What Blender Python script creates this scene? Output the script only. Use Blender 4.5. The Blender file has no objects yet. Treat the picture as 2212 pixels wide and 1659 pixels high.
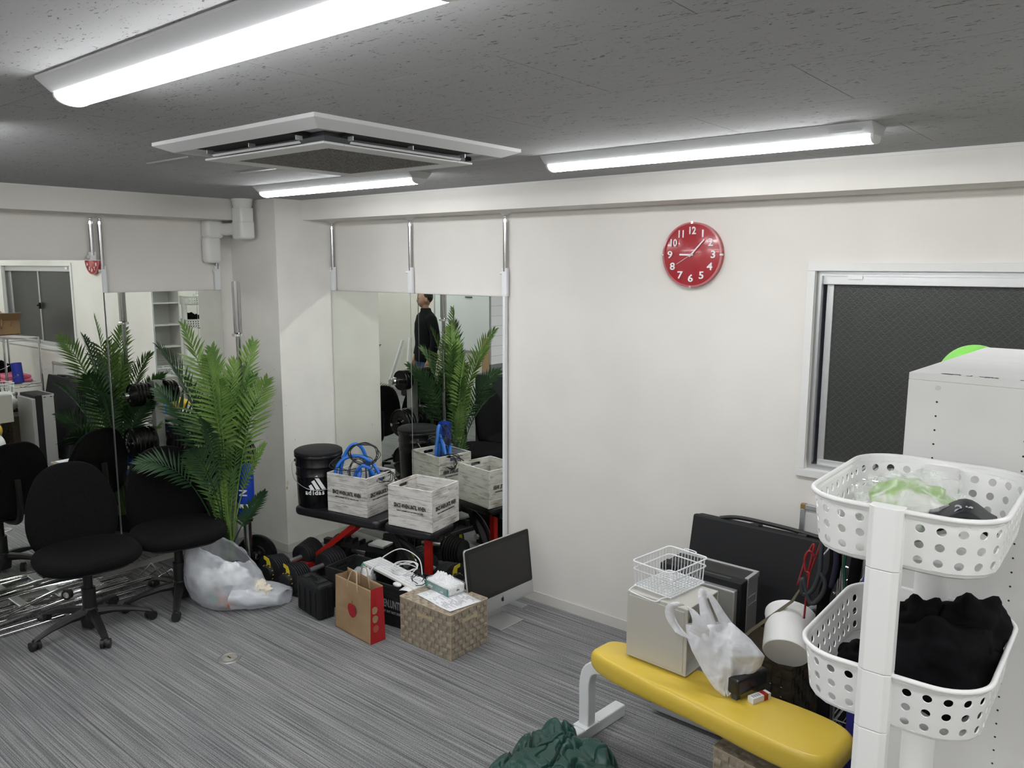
import bpy, math, random
from math import sin, cos, pi, radians as rad
from mathutils import Vector, Matrix, noise
random.seed(7)
SC = bpy.context.scene
COL = SC.collection

# ---------------------------------------------------------------- camera, world, exposure
def make_camera():
    cd = bpy.data.cameras.new('camera'); cam = bpy.data.objects.new('camera', cd); COL.objects.link(cam)
    yaw, pitch, roll = 0.68493, -0.14931, 0.0024
    fwd = Vector((-sin(yaw)*cos(pitch), cos(yaw)*cos(pitch), sin(pitch)))
    right = fwd.cross(Vector((0, 0, 1))).normalized(); up = right.cross(fwd)
    r = right*cos(roll)+up*sin(roll); u = -right*sin(roll)+up*cos(roll)
    m = Matrix((r, u, -fwd)).transposed().to_4x4(); m.translation = Vector((4.6035, -3.6182, 2.0135))
    cam.matrix_world = m
    cd.sensor_fit = 'HORIZONTAL'; cd.sensor_width = 36; cd.lens = 36*1710.25/2212
    cd.clip_start = 0.02; cd.clip_end = 100
    SC.camera = cam
make_camera()
w = bpy.data.worlds.new('night'); SC.world = w; w.use_nodes = True
w.node_tree.nodes['Background'].inputs[0].default_value = (0.012, 0.014, 0.02, 1)
w.node_tree.nodes['Background'].inputs[1].default_value = 1.0
SC.view_settings.view_transform = 'Standard'; SC.view_settings.look = 'None'
SC.view_settings.exposure = 0.0; SC.view_settings.gamma = 1.0; SC.view_settings.use_curve_mapping = False
LAMP_POWER = 42.0
SC.cycles.blur_glossy = 0.0; SC.cycles.sample_clamp_indirect = 60.0
SC.cycles.max_bounces = 14; SC.cycles.transparent_max_bounces = 24
LAMP_TINT = (0.97, 0.985, 1.0)

# ---------------------------------------------------------------- materials
MATS = {}
def mat(name, col, rough=0.5, metal=0.0, spec=0.5, coat=0.0, alpha=1.0, trans=0.0, emit=None, sheen=0.0):
    if name in MATS: return MATS[name]
    m = bpy.data.materials.new(name); m.use_nodes = True; MATS[name] = m
    b = m.node_tree.nodes['Principled BSDF']
    b.inputs['Base Color'].default_value = (*col, 1)
    b.inputs['Roughness'].default_value = rough; b.inputs['Metallic'].default_value = metal
    b.inputs['Specular IOR Level'].default_value = spec; b.inputs['Coat Weight'].default_value = coat
    b.inputs['Alpha'].default_value = alpha; b.inputs['Transmission Weight'].default_value = trans
    if sheen: b.inputs['Sheen Weight'].default_value = sheen; b.inputs['Sheen Roughness'].default_value = 0.6
    if emit: b.inputs['Emission Color'].default_value = (*emit[0], 1); b.inputs['Emission Strength'].default_value = emit[1]
    return m
def nd(m, t, **kw):
    n = m.node_tree.nodes.new(t)
    for k, v in kw.items():
        if k in n.inputs: n.inputs[k].default_value = v
        else: setattr(n, k, v)
    return n
def lk(m, a, ao, b, bi): m.node_tree.links.new(a.outputs[ao], b.inputs[bi])
def bsdf(m): return m.node_tree.nodes['Principled BSDF']
def coords(m, scale=(1, 1, 1), out='Object', rot=(0, 0, 0)):
    tc = nd(m, 'ShaderNodeTexCoord'); mp = nd(m, 'ShaderNodeMapping')
    mp.inputs['Scale'].default_value = scale; mp.inputs['Rotation'].default_value = rot
    lk(m, tc, out, mp, 'Vector'); return mp
def ramp(m, stops):
    r = nd(m, 'ShaderNodeValToRGB'); e = r.color_ramp.elements
    while len(e) < len(stops): e.new(0.5)
    for i, (p, c) in enumerate(stops):
        e[i].position = p; e[i].color = (*c, 1) if len(c) == 3 else c
    return r
def add_bump(m, src, out, strength, dist=0.002):
    b = nd(m, 'ShaderNodeBump'); b.inputs['Strength'].default_value = strength; b.inputs['Distance'].default_value = dist
    lk(m, src, out, b, 'Height'); lk(m, b, 'Normal', bsdf(m), 'Normal')
def noise_mat(name, c1, c2, scale=(1, 1, 1), nscale=8, rough=0.6, bump=0.0, detail=4, spec=0.5, metal=0, lo=0.35, hi=0.65, dist=0.002, sheen=0, coat=0, out='Object'):
    m = mat(name, c1, rough, metal, spec, coat, sheen=sheen)
    mp = coords(m, scale, out); n = nd(m, 'ShaderNodeTexNoise', Scale=nscale, Detail=detail)
    lk(m, mp, 'Vector', n, 'Vector'); r = ramp(m, [(lo, c1), (hi, c2)])
    lk(m, n, 'Fac', r, 'Fac'); lk(m, r, 'Color', bsdf(m), 'Base Color')
    if bump: add_bump(m, n, 'Fac', bump, dist)
    return m

M = {}
M['wall'] = noise_mat('wall_paper', (0.70, 0.678, 0.635), (0.745, 0.722, 0.68), nscale=2.2, rough=0.85, detail=2, spec=0.2)
def _wall():
    m = M['wall']; mp = coords(m); n = nd(m, 'ShaderNodeTexNoise', Scale=260, Detail=3); lk(m, mp, 'Vector', n, 'Vector')
    add_bump(m, n, 'Fac', 0.25, 0.0012)
_wall()
M['wall2'] = noise_mat('wall_paper_left_lifted', (0.76, 0.735, 0.69), (0.80, 0.775, 0.73), nscale=2.2, rough=0.85, detail=2, spec=0.2)  # same paper, colour lightened to make up for weak light on the left
M['column'] = noise_mat('column_paper', (0.73, 0.715, 0.675), (0.79, 0.775, 0.73), nscale=3.5, rough=0.85, detail=5, spec=0.2)
M['base'] = mat('baseboard_vinyl', (0.60, 0.585, 0.55), 0.5)
def ceiling_mat():
    m = mat('ceiling_board', (0.6, 0.6, 0.6), 0.9, spec=0.1)
    tc = nd(m, 'ShaderNodeTexCoord'); oi = nd(m, 'ShaderNodeObjectInfo')
    sc = nd(m, 'ShaderNodeVectorMath', operation='SCALE'); sc.inputs[3].default_value = 1.0
    add = nd(m, 'ShaderNodeVectorMath', operation='ADD')
    mul = nd(m, 'ShaderNodeMath', operation='MULTIPLY'); mul.inputs[1].default_value = 37.0
    lk(m, oi, 'Random', mul, 0); lk(m, tc, 'Object', add, 0); lk(m, mul, 'Value', add, 1)
    mp = nd(m, 'ShaderNodeMapping'); mp.inputs['Scale'].default_value = (1.0, 2.6, 1.0); lk(m, add, 'Vector', mp, 'Vector')
    n1 = nd(m, 'ShaderNodeTexNoise', Scale=62, Detail=3, Roughness=0.65, Distortion=0.5); lk(m, mp, 'Vector', n1, 'Vector')
    n2 = nd(m, 'ShaderNodeTexNoise', Scale=14, Detail=2); lk(m, mp, 'Vector', n2, 'Vector')
    s = nd(m, 'ShaderNodeMath', operation='MULTIPLY_ADD'); s.inputs[1].default_value = 0.35; lk(m, n2, 'Fac', s, 0); lk(m, n1, 'Fac', s, 2)
    r = ramp(m, [(0.0, (0.14, 0.14, 0.14)), (0.495, (0.16, 0.16, 0.16)), (0.525, (0.395, 0.395, 0.393)), (1.0, (0.41, 0.41, 0.41))])
    lk(m, s, 'Value', r, 'Fac'); lk(m, r, 'Color', bsdf(m), 'Base Color')
    r2 = ramp(m, [(0.49, (0, 0, 0)), (0.54, (1, 1, 1))]); lk(m, s, 'Value', r2, 'Fac')
    add_bump(m, r2, 'Color', 0.8, 0.003)
    return m
M['ceil'] = ceiling_mat()
def carpet_mat():
    m = mat('carpet', (0.1, 0.1, 0.1), 0.95, spec=0.1)
    def nz_(sc, k, det=3, ro=.6):
        mp = coords(m, sc); n = nd(m, 'ShaderNodeTexNoise', Scale=k, Detail=det, Roughness=ro); lk(m, mp, 'Vector', n, 'Vector'); return n
    fine = nz_((1.3, 170, 1), 1.0); grain = nz_((150, 420, 1), 1.0, 2); line = nz_((.22, 62, 1), 1.0, 2); big = nz_((1, 1, 1), 1.6, 3)
    a = nd(m, 'ShaderNodeMath', operation='MULTIPLY_ADD'); a.inputs[1].default_value = .8; lk(m, grain, 'Fac', a, 0); lk(m, fine, 'Fac', a, 2)
    r = ramp(m, [(0.70, (0.105, 0.108, 0.115)), (0.90, (0.20, 0.203, 0.208)), (1.10/1.1, (0.335, 0.337, 0.342))]); lk(m, a, 'Value', r, 'Fac')
    rl = ramp(m, [(0.30, (0.50, 0.50, 0.51)), (0.42, (1, 1, 1))]); lk(m, line, 'Fac', rl, 'Fac')
    r3 = ramp(m, [(0.3, (0.86, 0.86, 0.86)), (0.7, (1.06, 1.05, 1.02))]); lk(m, big, 'Fac', r3, 'Fac')
    prev = r.outputs['Color']
    for q in (rl, r3):
        mm = nd(m, 'ShaderNodeMix', data_type='RGBA', blend_type='MULTIPLY'); mm.inputs[0].default_value = 1
        m.node_tree.links.new(prev, mm.inputs[6]); m.node_tree.links.new(q.outputs['Color'], mm.inputs[7]); prev = mm.outputs[2]
    m.node_tree.links.new(prev, bsdf(m).inputs['Base Color'])
    add_bump(m, a, 'Value', 0.5, 0.003)
    return m
M['carpet'] = carpet_mat()
M['mirror'] = mat('mirror_glass', (0.84, 0.865, 0.82), 0.0, 1.0)
M['chrome'] = mat('chrome', (0.80, 0.80, 0.81), 0.14, 1.0)
M['chrome2'] = mat('chrome_darkened', (0.42, 0.42, 0.425), 0.16, 1.0)  # chrome with its colour darkened to tame reflections of the bright walls
M['alu'] = mat('aluminium', (0.55, 0.56, 0.57), 0.35, 0.9)
M['alum2'] = mat('brushed_silver', (0.60, 0.605, 0.61), 0.38, 0.75)
M['whitepl'] = mat('white_plastic', (0.78, 0.78, 0.765), 0.35)
M['whitemt'] = mat('white_enamel', (0.76, 0.775, 0.79), 0.35)
M['cream'] = mat('cream_metal', (0.50, 0.49, 0.445), 0.4)
M['lightbody'] = mat('lamp_body_white', (0.50, 0.505, 0.51), 0.5)
M['diff'] = mat('lamp_diffuser', (0.9, 0.9, 0.9), 0.5, emit=(LAMP_TINT, LAMP_POWER))
M['blk'] = mat('black_plastic', (0.012, 0.012, 0.013), 0.45)
M['blkfab'] = noise_mat('black_fabric', (0.0035, 0.0035, 0.004), (0.008, 0.008, 0.009), nscale=180, rough=0.95, bump=0.4, spec=0.15)
M['blkvinyl'] = mat('black_vinyl', (0.012, 0.012, 0.014), 0.33)
M['blkrub'] = mat('black_rubber', (0.006, 0.006, 0.007), 0.24, spec=0.35)
M['blkmatte'] = mat('black_matte', (0.009, 0.0095, 0.011), 0.6, spec=0.35)
M['dkgrey'] = mat('dark_grey', (0.05, 0.055, 0.06), 0.6)
M['grey'] = mat('mid_grey', (0.2, 0.205, 0.21), 0.55)
M['red'] = mat('red_paint', (0.42, 0.015, 0.01), 0.35)
M['clockred'] = mat('clock_red', (0.36, 0.012, 0.022), 0.22, coat=0.3)
M['white'] = mat('white_print', (0.82, 0.82, 0.82), 0.5)
M['blackprint'] = mat('black_print', (0.02, 0.02, 0.02), 0.7)
M['yellow'] = mat('yellow_part', (0.62, 0.50, 0.03), 0.4)
M['blue'] = mat('blue_rubber', (0.02, 0.16, 0.62), 0.35)
M['bluepad'] = mat('blue_pad', (0.01, 0.05, 0.42), 0.4)
M['green'] = mat('dark_green_cord', (0.005, 0.07, 0.045), 0.5)
M['redcord'] = mat('red_cord', (0.26, 0.010, 0.012), 0.5)
M['pink'] = mat('pink_foam', (0.7, 0.16, 0.26), 0.6)
M['navy'] = mat('navy_cloth', (0.008, 0.008, 0.075), 0.7)
M['mess'] = mat('green_ball', (0.22, 0.62, 0.10), 0.35)
M['brownbox'] = mat('cardboard', (0.30, 0.19, 0.095), 0.8)
M['leather'] = noise_mat('leather', (0.28, 0.15, 0.07), (0.40, 0.24, 0.13), nscale=12, rough=0.5)
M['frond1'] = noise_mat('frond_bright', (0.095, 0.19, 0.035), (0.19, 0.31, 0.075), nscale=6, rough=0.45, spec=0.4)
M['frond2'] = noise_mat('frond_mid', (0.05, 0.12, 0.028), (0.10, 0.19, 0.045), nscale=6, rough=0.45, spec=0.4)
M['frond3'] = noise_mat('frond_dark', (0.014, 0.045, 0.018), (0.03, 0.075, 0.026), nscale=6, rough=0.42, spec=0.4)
M['stem'] = mat('palm_stem', (0.10, 0.17, 0.035), 0.6)
def wood_mat(name, base, streak, amount=0.5):
    m = mat(name, base, 0.75, spec=0.2)
    tc = nd(m, 'ShaderNodeTexCoord'); oi = nd(m, 'ShaderNodeObjectInfo')
    mul = nd(m, 'ShaderNodeMath', operation='MULTIPLY'); mul.inputs[1].default_value = 23.0; lk(m, oi, 'Random', mul, 0)
    add = nd(m, 'ShaderNodeVectorMath', operation='ADD'); lk(m, tc, 'Object', add, 0); lk(m, mul, 'Value', add, 1)
    mp = nd(m, 'ShaderNodeMapping'); mp.inputs['Scale'].default_value = (4, 4, 48); lk(m, add, 'Vector', mp, 'Vector')
    n = nd(m, 'ShaderNodeTexNoise', Scale=2.2, Detail=7, Roughness=0.7, Distortion=0.6); lk(m, mp, 'Vector', n, 'Vector')
    mp2 = nd(m, 'ShaderNodeMapping'); mp2.inputs['Scale'].default_value = (1, 1, 2.5); lk(m, add, 'Vector', mp2, 'Vector')
    n2 = nd(m, 'ShaderNodeTexNoise', Scale=9, Detail=3); lk(m, mp2, 'Vector', n2, 'Vector')
    s = nd(m, 'ShaderNodeMath', operation='MULTIPLY_ADD'); s.inputs[1].default_value = 0.7; lk(m, n2, 'Fac', s, 0); lk(m, n, 'Fac', s, 2)
    mid = tuple((a*0.55+b*0.45) for a, b in zip(base, streak))
    r = ramp(m, [(0.62-0.1*(1-amount), streak), (0.74, mid), (0.88, base)]); lk(m, s, 'Value', r, 'Fac')
    lk(m, r, 'Color', bsdf(m), 'Base Color'); add_bump(m, n, 'Fac', 0.3, 0.001)
    return m
M['whitewood'] = wood_mat('whitewashed_wood', (0.66, 0.645, 0.62), (0.20, 0.165, 0.13))
M['blackwood'] = wood_mat('black_wood', (0.018, 0.018, 0.019), (0.035, 0.034, 0.034))
M['kraft'] = noise_mat('kraft_paper', (0.33, 0.215, 0.115), (0.39, 0.265, 0.15), nscale=7, rough=0.8, bump=0.15, dist=0.004)
M['bagred'] = mat('bag_red_print', (0.42, 0.012, 0.018), 0.7)
M['weave1'] = noise_mat('woven_beige', (0.30, 0.25, 0.185), (0.42, 0.36, 0.28), scale=(1, 1, 1), nscale=60, rough=0.6, bump=0.15)
M['weave1b'] = noise_mat('woven_beige_dark', (0.25, 0.205, 0.15), (0.34, 0.29, 0.22), scale=(1, 1, 1), nscale=60, rough=0.6, bump=0.15)
M['weave2'] = noise_mat('woven_brown', (0.028, 0.02, 0.010), (0.05, 0.036, 0.018), nscale=60, rough=0.5)
M['handle'] = mat('beige_strap', (0.46, 0.37, 0.24), 0.7)
M['paper'] = mat('paper', (0.80, 0.80, 0.82), 0.8)
M['teal'] = mat('teal_print', (0.03, 0.21, 0.19), 0.5)
M['greyprint'] = mat('grey_print', (0.35, 0.36, 0.40), 0.8)
M['screen'] = mat('screen_glass', (0.011, 0.011, 0.011), 0.18, spec=0.6)
M['bezel'] = mat('screen_bezel', (0.006, 0.006, 0.006), 0.12, spec=0.5)
M['lacquer'] = mat('yellow_vinyl', (0.70, 0.50, 0.06), 0.33, coat=0.2)
M['jade'] = noise_mat('green_nylon', (0.0, 0.038, 0.026), (0.002, 0.058, 0.042), nscale=4, rough=0.40, sheen=0.1)
M['cloth'] = noise_mat('black_cloth', (0.002, 0.002, 0.0025), (0.005, 0.005, 0.006), nscale=40, rough=0.95, spec=0.1)
M['jean'] = mat('denim', (0.035, 0.075, 0.16), 0.85)
M['skin'] = mat('skin', (0.42, 0.24, 0.17), 0.55)
M['hair'] = mat('hair_black', (0.01, 0.009, 0.008), 0.6)
M['gold'] = mat('gold_print', (0.5, 0.36, 0.06), 0.4)
M['cabinet'] = noise_mat('cabinet_white', (0.60, 0.595, 0.58), (0.655, 0.65, 0.635), nscale=3, rough=0.55)
M['casing'] = mat('window_casing', (0.70, 0.70, 0.68), 0.5)
M['wbd'] = mat('whiteboard', (0.72, 0.75, 0.76), 0.2)
M['tan'] = mat('tan_board', (0.42, 0.28, 0.16), 0.7)
M['grille'] = noise_mat('intake_grille', (0.16, 0.155, 0.145), (0.30, 0.29, 0.27), nscale=90, rough=0.8)
M['acw'] = mat('aircon_white', (0.66, 0.665, 0.66), 0.45)
M['dark'] = mat('dark_gap', (0.01, 0.01, 0.01), 0.9)
def glass_mat():
    m = mat('wired_glass', (0.030, 0.033, 0.029), 0.28, spec=0.5)
    tc = nd(m, 'ShaderNodeTexCoord'); sp = nd(m, 'ShaderNodeSeparateXYZ'); lk(m, tc, 'Object', sp, 'Vector')
    prev = None
    for op in ('ADD', 'SUBTRACT'):
        a = nd(m, 'ShaderNodeMath', operation=op); lk(m, sp, 'X', a, 0); lk(m, sp, 'Z', a, 1)
        s = nd(m, 'ShaderNodeMath', operation='MULTIPLY'); s.inputs[1].default_value = 32.0; lk(m, a, 'Value', s, 0)
        f = nd(m, 'ShaderNodeMath', operation='FRACT'); lk(m, s, 'Value', f, 0)
        c = nd(m, 'ShaderNodeMath', operation='LESS_THAN'); c.inputs[1].default_value = 0.07; lk(m, f, 'Value', c, 0)
        if prev:
            mx = nd(m, 'ShaderNodeMath', operation='MAXIMUM'); lk(m, prev, 'Value', mx, 0); lk(m, c, 'Value', mx, 1); prev = mx
        else: prev = c
    r = ramp(m, [(0, (0.030, 0.033, 0.029)), (1, (0.06, 0.065, 0.06))]); lk(m, prev, 'Value', r, 'Fac'); lk(m, r, 'Color', bsdf(m), 'Base Color')
    n = nd(m, 'ShaderNodeTexNoise', Scale=220, Detail=2); lk(m, tc, 'Object', n, 'Vector'); add_bump(m, n, 'Fac', 0.6, 0.002)
    return m
M['wglass'] = glass_mat()
def film_mat(name, col, opac, rough=0.25, bump=0.6, hi=None, lo_=.6, hi_=1.35, sc=16):
    m = mat(name, col, rough, spec=0.5)
    mp = coords(m); n = nd(m, 'ShaderNodeTexNoise', Scale=sc, Detail=5, Distortion=1.2); lk(m, mp, 'Vector', n, 'Vector')
    add_bump(m, n, 'Fac', bump, 0.012)
    r = ramp(m, [(0.3, (opac*lo_,)*3), (0.7, (min(1, opac*hi_),)*3)]); lk(m, n, 'Fac', r, 'Fac')
    tr = nd(m, 'ShaderNodeBsdfTransparent'); mx = nd(m, 'ShaderNodeMixShader')
    out = m.node_tree.nodes['Material Output']
    lk(m, r, 'Color', mx, 'Fac'); lk(m, tr, 'BSDF', mx, 1); lk(m, bsdf(m), 'BSDF', mx, 2); lk(m, mx, 'Shader', out, 'Surface')
    return m
M['film'] = film_mat('clear_film', (0.74, 0.77, 0.82), 0.50, .2, .35, None, .78, 1.2, 5)
M['filmw'] = film_mat('white_film', (0.80, 0.81, 0.84), 1.25, 0.4, .35)
M['filmc'] = film_mat('clear_wrap', (0.8, 0.82, 0.8), 0.25, 0.08, 1.0)

# ---------------------------------------------------------------- mesh building
class MB:
    def __init__(s): s.v = []; s.f = []
    def add(s, vs, fs, T=None):
        o = len(s.v)
        s.v += [tuple(T @ Vector(p)) if T else tuple(p) for p in vs]
        s.f += [tuple(i+o for i in f) for f in fs]; return s
    def box(s, x0, x1, y0, y1, z0, z1, T=None):
        vs = [(x0,y0,z0),(x1,y0,z0),(x1,y1,z0),(x0,y1,z0),(x0,y0,z1),(x1,y0,z1),(x1,y1,z1),(x0,y1,z1)]
        return s.add(vs, [(0,3,2,1),(4,5,6,7),(0,1,5,4),(1,2,6,5),(2,3,7,6),(3,0,4,7)], T)
    def cyl(s, p0, p1, r0, r1=None, n=12, cap=True):
        p0, p1 = Vector(p0), Vector(p1); r1 = r0 if r1 is None else r1
        d = (p1-p0).normalized(); a = d.orthogonal().normalized(); b = d.cross(a)
        vs = []
        for p, r in ((p0, r0), (p1, r1)):
            for i in range(n):
                t = 2*pi*i/n; vs.append(p+(a*cos(t)+b*sin(t))*r)
        fs = [(i, (i+1) % n, n+(i+1) % n, n+i) for i in range(n)]
        if cap: fs += [tuple(range(n))[::-1], tuple(range(n, 2*n))]
        return s.add(vs, fs)
    def tube(s, pts, r, n=8, closed=False):
        pts = [Vector(p) for p in pts]; k = len(pts); vs = []; fs = []
        a = None
        for i, p in enumerate(pts):
            if closed: d = pts[(i+1) % k]-pts[i-1]
            else: d = pts[min(i+1, k-1)]-pts[max(i-1, 0)]
            d = d.normalized() if d.length > 1e-9 else Vector((0, 0, 1))
            if a is None: a = d.orthogonal().normalized()
            a = (a-d*a.dot(d)); a = a.normalized() if a.length > 1e-6 else d.orthogonal().normalized()
            b = d.cross(a); rr = r[i] if isinstance(r, (list, tuple)) else r
            for j in range(n):
                t = 2*pi*j/n; vs.append(p+(a*cos(t)+b*sin(t))*rr)
        m = k if closed else k-1
        for i in range(m):
            for j in range(n):
                i2 = (i+1) % k; fs.append((i*n+j, i*n+(j+1) % n, i2*n+(j+1) % n, i2*n+j))
        if not closed: fs += [tuple(range(n))[::-1], tuple(range((k-1)*n, k*n))]
        return s.add(vs, fs)
    def lathe(s, prof, n=24, T=None, cap=True):
        vs = []; k = len(prof)
        for r, z in prof:
            for j in range(n):
                t = 2*pi*j/n; vs.append((r*cos(t), r*sin(t), z))
        fs = [(i*n+j, i*n+(j+1) % n, (i+1)*n+(j+1) % n, (i+1)*n+j) for i in range(k-1) for j in range(n)]
        if cap: fs += [tuple(range(n))[::-1], tuple(range((k-1)*n, k*n))]
        return s.add(vs, fs, T)
    def prism(s, out, z0, z1, T=None):
        n = len(out); vs = [(x, y, z0) for x, y in out]+[(x, y, z1) for x, y in out]
        fs = [(i, (i+1) % n, n+(i+1) % n, n+i) for i in range(n)]+[tuple(range(n))[::-1], tuple(range(n, 2*n))]
        return s.add(vs, fs, T)
    def slab(s, out, z0, z1, bev, T=None, steps=3):
        # outline with rounded top and bottom rims; outline shrinks towards its centre at the rims
        n = len(out); cx = sum(p[0] for p in out)/n; cy = sum(p[1] for p in out)/n
        levels = []
        for i in range(steps+1):
            t = pi/2*i/steps; levels.append((bev*(1-sin(t)), z0+bev*(1-cos(t))))
        levels += [(a, z1-(b-z0)) for a, b in levels[::-1]]
        vs = []
        for off, z in levels:
            for x, y in out:
                d = Vector((x-cx, y-cy)); L = d.length
                d = d*(max(L-off, 0)/L) if L > 0 else d
                vs.append((cx+d.x, cy+d.y, z))
        k = len(levels)
        fs = [(i*n+j, i*n+(j+1) % n, (i+1)*n+(j+1) % n, (i+1)*n+j) for i in range(k-1) for j in range(n)]
        fs += [tuple(range(n))[::-1], tuple(range((k-1)*n, k*n))]
        return s.add(vs, fs, T)
    def ball(s, c, rx, ry=None, rz=None, nu=20, nv=12, T=None, amp=0, fr=5):
        ry = rx if ry is None else ry; rz = rx if rz is None else rz; vs = []
        for i in range(nv+1):
            ph = pi*i/nv
            for j in range(nu):
                t = 2*pi*j/nu; d = Vector((sin(ph)*cos(t), sin(ph)*sin(t), cos(ph)))
                k = 1+amp*noise.noise(d*fr+Vector(c)*3)
                vs.append((c[0]+d.x*rx*k, c[1]+d.y*ry*k, c[2]+d.z*rz*k))
        fs = [(i*nu+j, (i+1)*nu+j, (i+1)*nu+(j+1) % nu, i*nu+(j+1) % nu) for i in range(nv) for j in range(nu)]
        return s.add(vs, fs, T)
    def grid(s, fn, nu, nv, closeu=False):
        vs = [tuple(fn(i/(nu if closeu else nu-1), j/(nv-1))) for j in range(nv) for i in range(nu)]
        fs = []
        for j in range(nv-1):
            for i in range(nu if closeu else nu-1):
                i2 = (i+1) % nu; fs.append((j*nu+i, j*nu+i2, (j+1)*nu+i2, (j+1)*nu+i))
        return s.add(vs, fs)
    def build(s, name, m, parent=None, smooth=False, bevel=0, loc=None, rz=0, solid=0, kind=None, label=None, angle=40, M4=None, subsurf=0):
        me = bpy.data.meshes.new(name); me.from_pydata(s.v, [], s.f); me.update()
        o = bpy.data.objects.new(name, me); COL.objects.link(o)
        me.materials.append(m)
        if smooth:
            me.shade_smooth()
            if angle < 180: me.set_sharp_from_angle(angle=rad(angle))
        if parent: o.parent = parent
        if loc: o.location = loc
        if rz: o.rotation_euler = (0, 0, rz)
        if M4 is not None: o.matrix_local = M4
        if solid: d = o.modifiers.new('solid', 'SOLIDIFY'); d.thickness = solid; d.offset = 0
        if bevel:
            d = o.modifiers.new('bevel', 'BEVEL'); d.width = bevel; d.segments = 2; d.limit_method = 'ANGLE'; d.harden_normals = False
        if subsurf: d = o.modifiers.new('sub', 'SUBSURF'); d.levels = subsurf; d.render_levels = subsurf
        if kind: o['kind'] = kind
        if label: o['label'] = label
        return o
def TR(loc=(0, 0, 0), rx=0, ry=0, rz=0):
    return Matrix.Translation(loc) @ Matrix.Rotation(rz, 4, 'Z') @ Matrix.Rotation(ry, 4, 'Y') @ Matrix.Rotation(rx, 4, 'X')
def tag(o, label, cat, group=None, kind=None):
    o['label'] = label; o['category'] = cat
    if group: o['group'] = group
    if kind: o['kind'] = kind
    return o
def thing(name, label, cat, loc=(0, 0, 0), rz=0, group=None, rx=0, ry=0):
    o = bpy.data.objects.new(name, None); COL.objects.link(o)
    o.empty_display_size = 0.05; o.location = loc; o.rotation_euler = (rx, ry, rz)
    return tag(o, label, cat, group)
def struct(name, mb, m, parent=None, **kw):
    return mb.build(name, m, parent, kind='structure' if not parent else None, **kw)
def kids(o): return [c for c in bpy.data.objects if c.parent == o]
def dup(o, loc=None, rz=None, label=None, parent=None):
    c = o.copy(); COL.objects.link(c)
    if parent: c.parent = parent
    for ch in kids(o): dup(ch, parent=c)
    if loc is not None: c.location = loc
    if rz is not None: c.rotation_euler = (0, 0, rz)
    if label: c['label'] = label
    return c
def rrect(w, d, r, n=6, cx=0, cy=0):
    out = []
    for sx, sy, a0 in ((1, 1, 0), (-1, 1, 90), (-1, -1, 180), (1, -1, 270)):
        for i in range(n+1):
            a = rad(a0+90*i/n); out.append((cx+sx*(w/2-r)+r*cos(a), cy+sy*(d/2-r)+r*sin(a)))
    return out
def text_mesh(s, size, m, parent, M4, sx=1.0, ext=0.0006, name='lettering', align='CENTER', bold=0.0, spacing=1.0):
    cu = bpy.data.curves.new(name, 'FONT'); cu.body = s; cu.size = size; cu.extrude = ext; cu.align_x = align; cu.align_y = 'CENTER'
    cu.offset = bold; cu.resolution_u = 2; cu.space_character = spacing
    tmp = bpy.data.objects.new('tmp', cu); COL.objects.link(tmp)
    bpy.context.view_layer.update()
    me = bpy.data.meshes.new_from_object(tmp); bpy.data.objects.remove(tmp)
    me.name = name; me.materials.clear(); me.materials.append(m)
    for v in me.vertices: v.co.x *= sx
    o = bpy.data.objects.new(name, me); COL.objects.link(o); o.parent = parent
    o.matrix_local = M4; return o
FRONT = Matrix.Rotation(pi/2, 4, 'X')                                   # text on a face looking to -y
def face(loc, az, tilt=0):                                              # text plane whose normal looks to azimuth az from -y
    return Matrix.Translation(loc) @ Matrix.Rotation(az, 4, 'Z') @ Matrix.Rotation(tilt, 4, 'X') @ FRONT
def spline(pts, n=8, closed=False):
    pts = [Vector(p) for p in pts]; k = len(pts); out = []
    g = lambda i: pts[i % k] if closed else pts[max(0, min(k-1, i))]
    for i in range(k if closed else k-1):
        a, b, c, d = g(i-1), g(i), g(i+1), g(i+2)
        for j in range(n):
            t = j/n; out.append(0.5*((2*b)+(-a+c)*t+(2*a-5*b+4*c-d)*t*t+(-a+3*b-3*c+d)*t**3))
    if not closed: out.append(pts[-1])
    return out

# ---------------------------------------------------------------- room
H = 2.4455; HB = 2.312; XL = -0.542; CY = -0.471; XR = 6.2; YB = -5.2
struct('floor', MB().box(XL-.1, XR+.1, YB-.1, .1, -.06, 0), M['carpet'])
wr = MB()
WX0, WX1, WZ0, WZ1 = 3.40, 5.36, 1.085, 1.99
wr.box(0, WX0, 0, .12, 0, H+.05).box(WX1, XR+.1, 0, .12, 0, H+.05).box(WX0, WX1, 0, .12, 0, WZ0).box(WX0, WX1, 0, .12, WZ1, H+.05)
struct('wall_right', wr, M['wall'])
struct('wall_left', MB().box(XL-.1, XL, YB, CY, 0, H+.05), M['wall2'])
struct('wall_front', MB().box(XL-.1, XR+.1, YB-.1, YB, 0, H+.05), M['wall'])
struct('wall_back', MB().box(XR, XR+.1, YB, 0, 0, H+.05), M['wall'])
col = struct('wall_column', MB().box(XL-.1, 0, CY, .12, 0, H+.05), M['column'])
struct('trim_1', MB().box(0, XR, -.2507, 0, HB, H+.03), M['wall'])
struct('trim_2', MB().box(XL, -.295, YB, CY, 2.3086, H+.03), M['wall'])
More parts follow.
